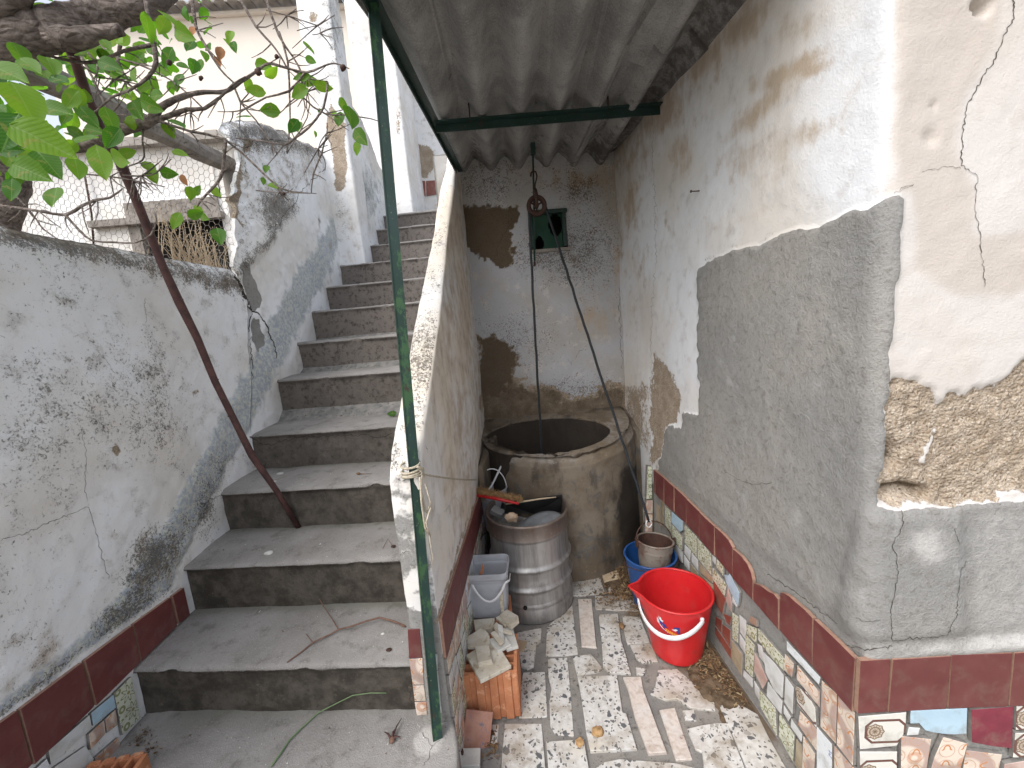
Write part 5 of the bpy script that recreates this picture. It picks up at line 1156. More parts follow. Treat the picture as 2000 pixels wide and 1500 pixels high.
mb = MB(); h = tp; mb.tube([h, h+Vector((.002, 0, .03)), h+Vector((.010, 0, .05)), h+Vector((.015, 0, .07)), h+Vector((.010, 0, .09)), h+Vector((-.002, .01, .098)), h+Vector((-.013, .01, .088)), h+Vector((-.016, .0, .070))], .0042, 6); mb.build('hook', M['iron_rust'], pul)
def rope_to(name, pts, r, mat, label, cat, group=None):
    mb = MB(); L = []
    for a, b in zip(pts[:-1], pts[1:]):
        a, b = Vector(a), Vector(b); n = max(1, int((b-a).length/.05))
        for i in range(n): L.append(a+(b-a)*i/n+Vector((random.uniform(-1, 1), random.uniform(-1, 1), 0))*r*.35)
    L.append(Vector(pts[-1])); mb.tube(L, r, 7); o = mb.build(name, mat, None); return tag(o, label, cat, group)
# pails by the right wall
RC = (.652, 1.755)
def arcpts(c, r, z, a0, a1, n, tilt=0): return [Vector((c[0]+r*math.cos(a0+(a1-a0)*i/n), c[1]+r*math.sin(a0+(a1-a0)*i/n), z)) for i in range(n+1)]
def pail(name, c, r0, r1, z0, h, th, mat, label, cat, inner=None, n=44, rimr=.005, fn=None, bands=()):
    t = empty(name, (c[0], c[1], z0), label, cat)
    prof = [(.001, .004), (r0-.006, .0), (r0, .004)]+[(r0+(r1-r0)*t_+(.0018 if any(abs(t_*h-b) < h*.012 for b in bands) else 0), h*t_) for t_ in np.linspace(.03, 1, 34)]
    inn = [(r1, h), (r1-th, h)]+[(r0+(r1-r0)*t_-th, h*t_) for t_ in np.linspace(.97, .05, 10)]+[(r0-th-.004, .008), (.001, .008)]
    o = MB().lathe(prof, (0, 0, 0), n, fn=fn).lathe(inn, (0, 0, 0), n, 1, fn=fn); o = o.build('body', [mat, inner or mat], t); o.location = (0, 0, 0); o.matrix_parent_inverse = Matrix.Identity(4)
    rp = [(r1+rimr*math.cos(a)-th/2, h-.002+rimr*.8*math.sin(a)) for a in np.linspace(0, 2*math.pi, 9)[:-1]]
    o = MB().lathe(rp, (0, 0, 0), n, fn=fn, closed=True).build('rim', mat, t); o.matrix_parent_inverse = Matrix.Identity(4)
    return t
def child(mb, name, mat, t):
    """mesh given in the thing's own coordinates"""
    o = mb.build(name, mat); o.parent = t; return o
blue = pail('blue_bucket', (.632, 1.748), .082, .118, .008, .255, .0025, M['blue_plastic'], 'round blue plastic bucket standing under the rusty pail by the well', 'bucket')
child(MB().tube([Vector((-.125, 0, .24)), Vector((-.128, -.03, .225)), Vector((-.09, -.085, .235)), Vector((0, -.122, .236)), Vector((.09, -.085, .235)), Vector((.128, -.03, .225)), Vector((.125, 0, .24))], .0022, 6), 'handle', M['iron_rust'], blue)
rp_ = pail('rusty_pail', RC, .066, .083, .155, .165, .002, M['pail'], 'small rusty galvanised pail tied to the black rope, sitting in the blue bucket', 'pail', bands=(.08, .12), inner=M['iron_rust'])
rp_.rotation_euler = (math.radians(-4), math.radians(5), 0)
child(MB().tube([Vector((math.cos(a)*.088, .03*math.sin(a)+.01, .155+.085*math.sin(a))) for a in np.linspace(0, math.pi, 15)], .0032, 6), 'handle', M['iron_rust'], rp_)
for s_ in (-1, 1): child(MB().box((s_*.086, 0, .150), (.012, .022, .034)).tube([Vector((s_*.088, -.006, .160)), Vector((s_*.096, 0, .172)), Vector((s_*.088, .008, .16))], .004, 6), 'ear', M['iron_rust'], rp_)
hp = Vector((RC[0]-.0, RC[1]+.048, .395))
top_r = pc+Vector((R0-.006, 0, -.008)); top_l = pc+Vector((-R0+.006, 0, 0))
over = [pc+Vector(((R0-.009)*math.cos(a), 0, (R0-.009)*math.sin(a))) for a in np.linspace(math.pi, 0, 9)]
bot = Vector((.245, 2.18, -.5)); bl_ = py(1058, 890, 2.18)
dv = bl_-top_l; bot = top_l+dv*((top_l.z+.6)/(-dv.z))
rope = rope_to('well_rope', [bot, bl_, over[0]]+over[1:]+[top_r, hp], .0066, M['black_rope'], 'black rope over the pulley, one end in the well and one on the rusty pail', 'rope')
mb = MB(); mb.tube([hp+Vector((math.cos(a)*.014, 0, math.sin(a)*.018-.012)) for a in np.linspace(0, 2*math.pi, 12)], .0028, 6); o = mb.build('rope_hook', M['white_plastic'], None); o.name = 'shackle'; keep(o, rope)

# red bucket with a pouring lip
def spout(p, q):
    a = math.atan2(p.y, p.x); sa = math.radians(168); d = math.atan2(math.sin(a-sa), math.cos(a-sa)); k = math.exp(-(d/.22)**2)*max(0, (p.z-.16)/.11)**1.5
    return (p.x+math.cos(sa)*.040*k, p.y+math.sin(sa)*.040*k, p.z+.008*k)
red = pail('red_bucket', (.627, 1.468), .098, .141, .010, .268, .003, M['red_plastic'], 'bright red plastic bucket with a pouring lip and white handle', 'bucket', n=90, rimr=.0055, fn=spout)
hd = []
for a in np.linspace(math.radians(172), math.radians(288), 26):
    k = math.sin((a-math.radians(172))/math.radians(116)*math.pi); hd.append(Vector((math.cos(a)*(.146+.012*k), math.sin(a)*(.146+.012*k), .232-.062*k)))
def flat_strap(pts, w_, t, up):
    mb = MB(); vs = []; n = len(pts)
    for i, p in enumerate(pts):
        d = (pts[min(i+1, n-1)]-pts[max(i-1, 0)]).normalized(); u = Vector((0, 0, 1)); u = (u-d*u.dot(d)).normalized(); s_ = d.cross(u)
        for k in range(10): a = 2*math.pi*k/10; vs.append(p+u*w_/2*math.cos(a)+s_*t/2*math.sin(a))
    fs = [(i*10+k, i*10+(k+1) % 10, (i+1)*10+(k+1) % 10, (i+1)*10+k) for i in range(n-1) for k in range(10)]+[tuple(range(9, -1, -1)), tuple((n-1)*10+k for k in range(10))]
    return mb.add(vs, fs, 0, True)
child(flat_strap(hd, .021, .009, 0), 'handle', M['white_plastic'], red)
for a in (math.radians(172), math.radians(288), ): child(MB().lathe([(.001, -.006), (.008, -.006), (.009, 0), (.001, .006)], (math.cos(a)*.143, math.sin(a)*.143, .232), 12, M=Matrix.Rotation(a, 4, 'Z')@Matrix.Rotation(math.radians(90), 4, 'Y')), 'handle_pin', M['white_plastic'], red)
# printed emblem on the red bucket: blue pennants, white edges, orange lettering band
def on_red(a, z, off=.0009):
    r = .098+(.141-.098)*(z/.268)+off; return Vector((math.cos(a)*r, math.sin(a)*r, z))
def decal(mat, pts, off, nm, lab=None):
    # pts in (angle degrees, height) on the bucket wall, triangulated strip-wise
    mb = MB(); vs = [on_red(math.radians(a), z, off) for a, z in pts]; mb.add(vs, [tuple(range(len(vs)))]); return child(mb, nm, mat, red)
mat_simple('print_blue', (.02, .035, .19), (.03, .05, .24), 60, .4, .05); mat_simple('print_orange', (.75, .27, .03), (.8, .33, .04), 60, .4, .05); mat_simple('print_white', (.7, .7, .7), (.62, .62, .65), 60, .4, .05)
for mt, P, off in (('print_white', [(217, .222), (221, .205), (226, .192), (233, .178), (242, .166), (253, .158), (253, .153), (241, .156), (231, .166), (223, .180), (216, .200)], .0008),
    ('print_blue', [(219, .215), (223, .220), (226, .205), (231, .198), (233, .186), (228, .182), (221, .196)], .0012), ('print_white', [(220, .222), (221, .233), (222, .222), (224, .230), (225, .216), (228, .216), (226, .207), (222, .212)], .0014),
    ('print_blue', [(243, .198), (253, .200), (253, .168), (249, .172), (248, .184), (245, .186)], .0012), ('print_white', [(240, .186), (247, .192), (250, .188), (246, .180)], .0016)):
    decal(M[mt], P, off, 'emblem')
for i in range(6):
    a = 230+i*3.4; z = .183-i*.0030; decal(M['print_orange'], [(a, z), (a+2.7, z-.002), (a+2.7, z-.016), (a, z-.014)], .0014, 'emblem')
for i in range(9):
    a = 221+i*3.2; z = .178-i*.0034+.00018*i*i; decal(M['print_blue'], [(a, z), (a+1.9, z-.0015), (a+1.9, z-.006), (a, z-.0045)], .0012, 'emblem')

# ------------------------------------------------------------------ keg with the things lying in it
KC = (.072, 1.882); KR = .200
keg = empty('steel_keg', (KC[0], KC[1], .008), 'open topped dented stainless steel keg standing in front of the well', 'keg')
def kprof():
    pr = [(.01, .02), (KR-.03, .02), (KR-.012, .0), (KR-.004, .0), (KR, .006), (KR, .070), (KR-.004, .078), (KR+.001, .084), (KR-.006, .092)]
    for z in np.linspace(.10, .395, 70):
        r = KR-.006+.011*math.exp(-((z-.165)/.011)**2)+.011*math.exp(-((z-.265)/.011)**2)-.003*math.exp(-((z-.215)/.02)**2)-.002*math.exp(-((z-.34)/.03)**2); pr.append((r, z))
    pr += [(KR-.004, .402), (KR+.002, .408), (KR-.001, .414), (KR-.001, .470), (KR+.003, .476), (KR+.004, .483), (KR-.001, .489), (KR-.007, .486), (KR-.009, .475), (KR-.009, .41)]
    pr += [(KR-.014, z) for z in np.linspace(.39, .36, 3)]+[(.01, .352)]
    return pr
o = child(MB().lathe(kprof(), (0, 0, 0), 80, fn=lambda p, q: (p.x*(1+.006*math.sin(3*q+p.z*9)), p.y*(1+.006*math.sin(3*q+p.z*9)), p.z)), 'body', M['keg'], keg)
mb = MB(); a = math.radians(-105); mb.lathe([(.001, -.003), (.010, -.003), (.010, .003), (.001, .003)], (math.cos(a)*(KR+.0), math.sin(a)*(KR+.0), .088), 14, M=Matrix.Rotation(a, 4, 'Z')@Matrix.Rotation(math.radians(90), 4, 'Y')); child(mb, 'drain_hole', M['dark_hole'], keg)
ZK = .37
# grey pad
dsc = MB().lathe([(.001, .0), (.105, 0), (.118, .012), (.112, .026), (.08, .034), (.001, .038)], (0, 0, 0), 40, fn=lambda p, q: (p.x*1.05, p.y*.78, p.z+.006*math.sin(q*2))).build('scouring_pad', M['sponge_grey'])
dsc.location = (KC[0]+.065, KC[1]-.055, ZK+.030); dsc.rotation_euler = (math.radians(12), math.radians(-6), .2); tag(dsc, 'grey rounded pad lying inside the steel keg', 'pad')
def lumpy(name, c, r, mat, seed, sq=(1, 1, 1), label=None, cat=None, sub=3, amp=.35, group=None, fq=3.2):
    bm = bmesh.new(); bmesh.ops.create_icosphere(bm, subdivisions=sub, radius=1); V = np.array([v.co[:] for v in bm.verts])
    d = 1+(fbm(V+seed*3.7, fq*.4, 3, seed)-.5)*2*amp
    for v, k in zip(bm.verts, d): v.co = Vector((v.co.x*sq[0]*k, v.co.y*sq[1]*k, v.co.z*sq[2]*k))*r
    me = bpy.data.meshes.new(name); bm.to_mesh(me); bm.free(); me.materials.append(mat)
    for p in me.polygons: p.use_smooth = True
    o = bpy.data.objects.new(name, me); COL.objects.link(o); o.location = c; return tag(o, label, cat, group)
mat_simple('sponge_cream', (.62, .47, .34), (.50, .36, .25), 30, .85, .5)
lumpy('sponge', pz(1000, 1012, .455), .030, M['sponge_cream'], 3, (1.1, .8, .9), 'cream coloured lumpy sponge inside the steel keg', 'sponge', amp=.6)
mb = MB().box((0, 0, 0), (.062, .04, .03)); mb.box((.028, -.014, .012), (.012, .012, .014)); o = mb.build('plastic_clip', M['grey_plastic']); o.location = pz(972, 1000, .455); o.rotation_euler = (.3, .35, -.5); tag(o, 'small grey plastic block leaning inside the keg rim', 'block')
# broken dustpan across the keg and hand brush
dp_ = empty('dustpan', pz(1040, 985, .50), 'black dustpan with a pale lip lying across the top of the steel keg', 'dustpan')
A, B = pz(988, 985, .515), pz(1099, 970, .515); A2, B2 = pz(985, 1003, .44), pz(1096, 1000, .43)
mb = MB(); n_ = (B-A).cross(A2-A).normalized(); n_ = n_ if n_.y < 0 else -n_
mb.prism([A, B, B2, B2.lerp(A2, .5)-Vector((0, 0, .006)), A2], n_, .012, bev=.002); mb.build('pan', M['black_plastic'], dp_)
MB().tube([A+Vector((0, -.004, .003)), A.lerp(B, .3)+Vector((0, -.004, .004)), A.lerp(B, .6)+Vector((0, -.004, .006)), B.lerp(A, .12)+Vector((0, -.004, .004))], [.004, .0048, .0042, .003], 6).build('lip', M['stone_pale'], dp_)
A3 = pz(975, 1010, .43)
MB().prism([A, A2, A3+Vector((-.004, .01, 0)), A+Vector((-.02, .05, -.01))], Vector((-.3, -1, .2)), .004).build('side', M['black_plastic'], dp_)
bh = empty('hand_brush', pz(960, 972, .545), 'brown bristled broom head with a red back resting on the keg rim', 'brush')
ba, bb = pz(914, 956, .575), pz(1020, 975, .545)
MB().tube([ba+Vector((.0, -.012, -.020)), ba.lerp(bb, .4)+Vector((.01, -.012, -.018)), bb+Vector((-.02, -.015, -.014))], [.006, .010, .006], 8).build('back', M['red_plastic'], bh)
mb = MB(); rn = random.Random(8)
for i in range(2200):
    t = rn.random(); p = ba.lerp(bb, t)+Vector((rn.uniform(-.004, .004), rn.uniform(-.016, .016), rn.uniform(-.014, .002)))
    d = Vector((rn.uniform(-.2, .5), rn.uniform(-.5, .5), rn.uniform(.3, 1))).normalized()*rn.uniform(.014, .030)*(1.2-.5*t); q = p+d; s_ = Vector((rn.uniform(-1, 1), rn.uniform(-1, 1), rn.uniform(-1, 1))).normalized()*.0011
    mb.add([p-s_, p+s_, q+s_*.4, q-s_*.4], [(0, 1, 2, 3)])
mb.tube([ba+Vector((0, 0, -.004)), ba.lerp(bb, .3), ba.lerp(bb, .7), bb], [.008, .013, .011, .004], 8)
o = mb.build('bristles', M['bristle'], bh); o['kind'] = 'stuff'
# tall translucent pail behind the keg, hung on the wire
tp2 = pail('clear_pail', (-.092, 2.065), .056, .076, .30, .235, .0018, M['frost'], 'small round translucent pail with a raised handle behind the steel keg', 'pail')
child(MB().tube([Vector((-.075*math.cos(a), .02*math.sin(a), .228+.105*math.sin(a))) for a in np.linspace(0, math.pi, 22)], .0034, 7), 'handle', M['white_plastic'], tp2)
child(MB().tube([Vector((-.02, -.05, .245)), Vector((.0, -.03, .262)), Vector((.045, .03, .32)), Vector((.07, .03, .36))], .0055, 7), 'strap', M['white_plastic'], tp2)
# base under it (dark crate corner hidden behind the keg)
# square frosted tub with handle
tub = empty('square_tub', (-.135, 1.585, .19), 'square frosted plastic tub with a hanging handle in front of the steel keg', 'tub')
def rrect(w_, d, r, n=5):
    P = []
    for cx, cy, a0 in ((w_/2-r, d/2-r, 0), (-w_/2+r, d/2-r, 90), (-w_/2+r, -d/2+r, 180), (w_/2-r, -d/2+r, 270)):
        for k in range(n+1): a = math.radians(a0+90*k/n); P.append((cx+r*math.cos(a), cy+r*math.sin(a)))
    return P
def loft(rings):
    mb = MB(); n = len(rings[0]); vs = [p for r in rings for p in r]; fs = [(i*n+k, i*n+(k+1) % n, (i+1)*n+(k+1) % n, (i+1)*n+k) for i in range(len(rings)-1) for k in range(n)]
    return mb.add(vs, fs, 0, True)
rg = []
for (w_, d, z) in ((.02, .01, .006), (.150, .105, .004), (.160, .115, .0), (.162, .117, .006), (.172, .126, .07), (.182, .135, .160), (.183, .136, .180), (.196, .149, .182), (.198, .151, .186), (.198, .151, .206), (.194, .147, .210), (.188, .141, .206), (.184, .137, .180), (.168, .122, .07), (.158, .113, .008), (.02, .01, .009)): rg.append([Vector((x, y, z)) for x, y in rrect(w_, d, min(.026, d*.4))])
child(loft(rg), 'body', M['frost'], tub)
hp_ = [Vector((-.045+.135*t, -.085-.006*math.sin(math.pi*t), .178-.082*math.sin(math.pi*min(1, t*1.0))**.8*(1-.15*t))) for t in np.linspace(0, 1, 20)]+[Vector((.104, -.05, .165)), Vector((.106, -.02, .175))]
child(flat_strap(hp_, .010, .004, 0), 'handle', M['white_plastic'], tub)
child(MB().prism([(.060, -.0725, .135), (.075, -.0735, .15), (.071, -.066, .012), (.058, -.066, .015)], (0, -1, 0), .001), 'label_strip', M['rope_cream'], tub)
tub.rotation_euler = (0, 0, -.10)
mb = MB().prism([(0, 0, 0), (.016, 0, .006), (.028, 0, .045), (.024, 0, .062), (.012, 0, .03)], (0, -1, 0), .006, bev=.001); o = mb.build('wood_splinter', M['brick_clay']); o.location = (-.165, 1.545, .365); tag(o, 'reddish wood splinter sticking out of the square tub', 'splinter')
# ------------------------------------------------------------------ hollow bricks
def hollow_brick(c, w_, d, h, rz, label, cols=4, rows=5, tilt=0, group=None):
    t = empty('hollow_brick', c, label, 'brick', group or 'loose hollow clay bricks'); t.rotation_euler = (tilt, 0, rz)
    mb = MB(); tw = .011; T = .009
    xs = [-w_/2+i*(w_)/cols for i in range(cols+1)]; ys_ = [-d/2+.012+i*(d-.024)/rows for i in range(rows+1)]
    # webs make a real grid of cells open at the top
    for i, x in enumerate(xs): mb.box((min(max(x, -w_/2+T/2), w_/2-T/2), 0, h/2), (T if i % cols else T+.003, d-.02, h))
    for y in ys_: mb.box((0, y, h/2-.0008), (w_-.004, T, h-.0016))
    mb.box((0, 0, .01), (w_-.01, d-.03, .012))
    child(mb, 'body', M['brick_clay'], t)
    mb = MB()   # fluted faces front and back
    for s_ in (-1, 1):
        for i in range(cols):
            x = -w_/2+(i+.28)*w_/cols; pts = [(x-.018, s_*(d/2-.012)), (x+.018, s_*(d/2-.012)), (x+.013, s_*(d/2)), (x-.013, s_*(d/2))]
            vs = [(a, b, 0) for a, b in pts]+[(a, b, h-.0004) for a, b in pts]; f = [(0, 1, 5, 4), (1, 2, 6, 5), (2, 3, 7, 6), (3, 0, 4, 7), (4, 5, 6, 7), (3, 2, 1, 0)]
            mb.add(vs, f)
    child(mb, 'ribs', M['brick_clay'], t)['kind'] = 'stuff'
    return t
hollow_brick((-.128, 1.348, .008), .195, .190, .183, -.07, 'upright orange hollow brick under a heap of marble offcuts')
hollow_brick((-.135, 1.590, .008), .185, .170, .180, 0, 'orange hollow brick under the square frosted tub')
hollow_brick((-1.19, .968, .208), .150, .17, .048, .10, 'orange perforated brick on the lowest landing beside the left wall', 4, 3, 0)
# marble offcuts heaped on the brick
def slab(px, z, th, mat, label, tilt=(0, 0), cat='stone offcut', nm='marble_offcut'):
    W = [pz(u, v, z) for u, v in px]; c = sum(W, Vector())/len(W); W = [Vector((p.x, p.y, z+(p.x-c.x)*tilt[0]+(p.y-c.y)*tilt[1])) for p in W]
    n = (W[1]-W[0]).cross(W[2]-W[0]).normalized(); n = n if n.z > 0 else -n
    o = MB().prism(W, n, th, bev=.0014).build(nm, mat, None, origin=c); return tag(o, label, cat, 'marble offcuts heaped on the hollow brick' if nm == 'marble_offcut' else None)
ZB = .193
slab([(910,1280),(965,1247),(998,1298),(938,1327)], ZB+.017, .014, M['marble_offcut'], 'large square marble offcut overhanging the front of the hollow brick', (0, .05))
slab([(968,1228),(1000,1222),(1012,1262),(990,1268),(978,1250)], ZB+.014, .012, M['marble_white'], 'white marble offcut at the right edge of the brick heap', (.05, 0))
slab([(952,1248),(985,1240),(998,1258),(972,1272)], ZB+.026, .011, M['marble_white'], 'white marble wedge between the big square offcut and the right edge')
slab([(911,1245),(943,1226),(956,1240),(958,1260),(913,1262)], ZB+.032, .012, M['marble_offcut'], 'rough beige offcut at the left of the brick heap', (0, .1))
slab([(927,1262),(955,1260),(960,1288),(934,1294)], ZB+.034, .009, M['marble_offcut'], 'thin beige offcut lying across the large square one', (0, .02))
slab([(934,1291),(961,1287),(962,1293),(935,1299)], ZB+.024, .010, M['marble_offcut'], 'narrow offcut tucked under the thin beige one', (0, 0))
slab([(925,1210),(966,1206),(962,1226),(928,1232)], ZB+.022, .026, M['marble_offcut'], 'thick beige block at the back of the brick heap below the square tub')
slab([(975,1198),(990,1187),(1012,1203),(1013,1210),(998,1224),(985,1213)], ZB+.040, .018, M['marble_offcut'], 'smooth beige corner piece on top at the right back of the heap', (.05, -.1))
slab([(968,1206),(975,1202),(992,1216),(986,1222)], ZB+.030, .010, M['marble_offcut'], 'small beige sliver left of the smooth corner piece')
slab([(962,1220),(970,1214),(978,1238),(970,1240)], ZB+.040, .008, M['marble_offcut'], 'thin upright sliver in the middle of the heap', (.4, 0))
slab([(972,1220),(982,1222),(985,1248),(975,1246)], ZB+.043, .008, M['marble_white'], 'pale sliver leaning beside the upright one', (-.3, .1))
slab([(958,1236),(966,1232),(984,1252),(976,1258)], ZB+.044, .008, M['marble_offcut'], 'long thin sliver pointing to the front of the heap', (.1, .1))
slab([(978,1226),(1000,1232),(1002,1238),(984,1234)], ZB+.042, .007, M['marble_offcut'], 'short sliver at the right of the heap pointing sideways')
# leaning terracotta tile, loose white tile
W = [py(903, 1466, 1.163), py(955, 1468, 1.158), py(963, 1391, 1.222), py(910, 1385, 1.226)]
n_ = (W[1]-W[0]).cross(W[2]-W[0]).normalized(); n_ = n_ if n_.y < 0 else -n_
tag(MB().prism(W, n_, .009, bev=.0012).build('terracotta_tile', M['terracotta'], None, origin=W[0]), 'chipped pinkish terracotta tile leaning against the front of the hollow brick', 'tile')
slab([(892,1461),(938,1460),(937,1494),(892,1497)], .030, .012, M['marble_white'], 'small loose white tile lying on the floor beside the landing', cat='tile', nm='white_tile')
o = lumpy('dry_pod', pz(902, 1467, .038), .009, M['iron_rust'], 8, (.7, 1.4, .6), 'small dark red dry pod lying on the loose white tile', 'pod', 2, .3); o.rotation_euler = (0, 0, .4)
# green hose behind the brick
hz = [pz(955,1212,.17), pz(928,1222,.15), pz(914,1240,.12), pz(909,1262,.07), pz(908,1290,.03), pz(906,1330,.02), pz(903,1350,.02)]
tag(MB().tube([hz[0].lerp(hz[1], .0)]+[p for a, b in zip(hz[:-1], hz[1:]) for p in (a.lerp(b, .33), a.lerp(b, .8))]+[hz[-1]], .0065, 8).build('green_hose', M['hose_green']), 'green garden hose curling down between the wall and the hollow brick', 'hose')
# lumps on the floor
lumpy('dry_lump', pz(1167, 1427, .014), .019, M['bristle'], 5, (1.15, .9, .55), 'yellow-brown crusty lump on the large terrazzo tile', 'lump', 3, .7, 'dry lumps on the tiled floor')
lumpy('dry_lump', pz(1132, 1450, .012), .014, M['bristle'], 9, (.9, 1.1, .6), 'small brown crusty lump in the mortar joint', 'lump', 3, .7, 'dry lumps on the tiled floor')
o = lumpy('snail_shell', pz(1214, 1222, .014), .014, M['litter_a'], 12, (.8, 1.2, .7), 'brown shell-like husk on the floor left of the red bucket', 'husk', 3, .4)
# stones in the ring around the clear tub etc: nail and hooks on the wall
p, n_ = hit(HB, 1366, 373); tag(MB().tube([p-n_*.01, p+n_*.032], .0022, 6).tube([p+n_*.030, p+n_*.033], .005, 8).build('nail', M['nail_rust']), 'rusty nail sticking out of the white alcove side wall', 'nail')
# rope tied round the post, wire to the pail, hanging cords
tie = empty('cord_lashing', on_post(920), 'cream cord wound round the green post with loose hanging ends', 'cord')
pdir = (PBT-PA).normalized()
for i, v in enumerate((906, 916, 922, 928)):
    c = on_post(v)+Vector((.004, -.004, 0)); c += Vector((0, 0, 0)); mb = MB()
    e = Vector((1, 0, 0)); f = Vector((0, 1, 0))
    mb.tube([c+e*.026*math.cos(a)+f*.026*math.sin(a)+Vector((0, 0, .003*math.sin(a+i))) for a in np.linspace(0, 2*math.pi, 17)], .0033, 6); mb.build('turn', M['rope_cream'], tie)
k0 = py(819, 918, 1.085); mb = MB(); mb.tube([k0, py(829,930,1.10), py(826,915,1.09), py(815,912,1.06)], .0034, 6); mb.build('knot', M['rope_cream'], tie)
for P, r in (([(824,925,1.10),(823,960,1.11),(832,1000,1.105),(841,990,1.10),(832,1020,1.10),(840,1048,1.10)], .0024), ([(820,932,1.09),(823,980,1.10),(830,1030,1.10),(838,1044,1.10)], .0030), ([(838,1046,1.095),(843,1075,1.10),(846,1090,1.10),(842,1108,1.10)], .0014), ([(830,945,1.10),(841,982,1.11),(833,1002,1.105)], .0018)):
    MB().tube([py(a, b, c-.018) for a, b, c in P], r, 6).build('loose_end', M['rope_cream'], tie)
w0, w1 = py(822, 926, 1.10), Vector((-.155, 2.03, .545)); w1 = py(932, 937, 1.88); w0 = py(822, 926, 1.05)
mb = MB(); L = (w1-w0).length
for ph in (0, math.pi): mb.tube([w0.lerp(w1, i/60)+Vector((0, .0022*math.cos(i*1.3+ph), .0022*math.sin(i*1.3+ph)-.006*math.sin(math.pi*i/60))) for i in range(61)], .0015, 4)
tag(mb.build('twisted_wire', M['rope_cream']), 'thin twisted wire stretched from the green post to the clear pail', 'wire')
# ------------------------------------------------------------------ fig-like tree reaching over the wall
tree = empty('tree', (-2.0, 1.35, 1.5), 'broad leaved tree with gnarled bark reaching over the garden wall from the left', 'tree')
def limb(name, P, D, wd, mat='bark', n=10, parent=tree, jit=.16, sub=3):
    """P: way-points of the limb seen from the yard, D its distance (one value or one per point), wd thickness"""
    k = len(P); Ds = D if isinstance(D, (list, tuple)) else [D]*k; Ws = wd if isinstance(wd, (list, tuple)) else [wd]*k
    pts = [pd(u, v, d) for (u, v), d in zip(P, Ds)]; rs = [w_*.5*d/FPX for w_, d in zip(Ws, Ds)]
    L, R = [], []
    for i in range(k-1):
        p0 = pts[max(i-1, 0)]; p1, p2 = pts[i], pts[i+1]; p3 = pts[min(i+2, k-1)]
        for s_ in range(sub):
            t = s_/sub; q = .5*((2*p1)+(p2-p0)*t+(2*p0-5*p1+4*p2-p3)*t*t+(3*p1-p0-3*p2+p3)*t**3)
            L.append(q); R.append((rs[i]+(rs[i+1]-rs[i])*t)*random.uniform(1-jit*.6, 1+jit*.6))
    L.append(pts[-1]); R.append(rs[-1]); o = MB().tube(L, R, n, jit=jit).build(name, M[mat], parent); return o
limb('branch', [(-190,160),(-40,100),(0,88),(60,68),(130,50),(200,30),(290,8),(345,-25)], [.95,1.0,1.0,1.0,1.02,1.05,1.08,1.1], [90,82,76,70,64,56,40,22], n=22, jit=.13, sub=6)
limb('branch', [(105,75),(150,75),(190,66),(238,58)], [1.0,1.0,1.01,1.02], [48,38,28,20], n=12)
limb('branch', [(-60,40),(0,8),(45,-20),(90,-60)], .95, [50,44,40,36], n=16)
limb('trunk', [(-190,150),(-60,250),(-20,300),(5,340),(12,380),(-2,430),(-20,520),(-40,700),(-50,900)], [1.15,1.3]+[1.35]*7, [90,90,84,74,60,58,64,70,80], n=16, jit=.12, sub=4)
limb('branch', [(5,310),(50,300),(85,288),(130,289),(180,283),(215,263),(250,250),(290,238),(310,214),(330,200),(365,186),(400,180),(440,179),(470,160),(500,140),(525,124),(560,133),(600,141),(635,128),(655,124),(682,134)], [1.3,1.25]+[1.2]*8+[1.22]*11, [22,20,18,18,20,22,20,18,14,11,9,8,7,6,5,5,4.5,4,3,3,2], n=9)
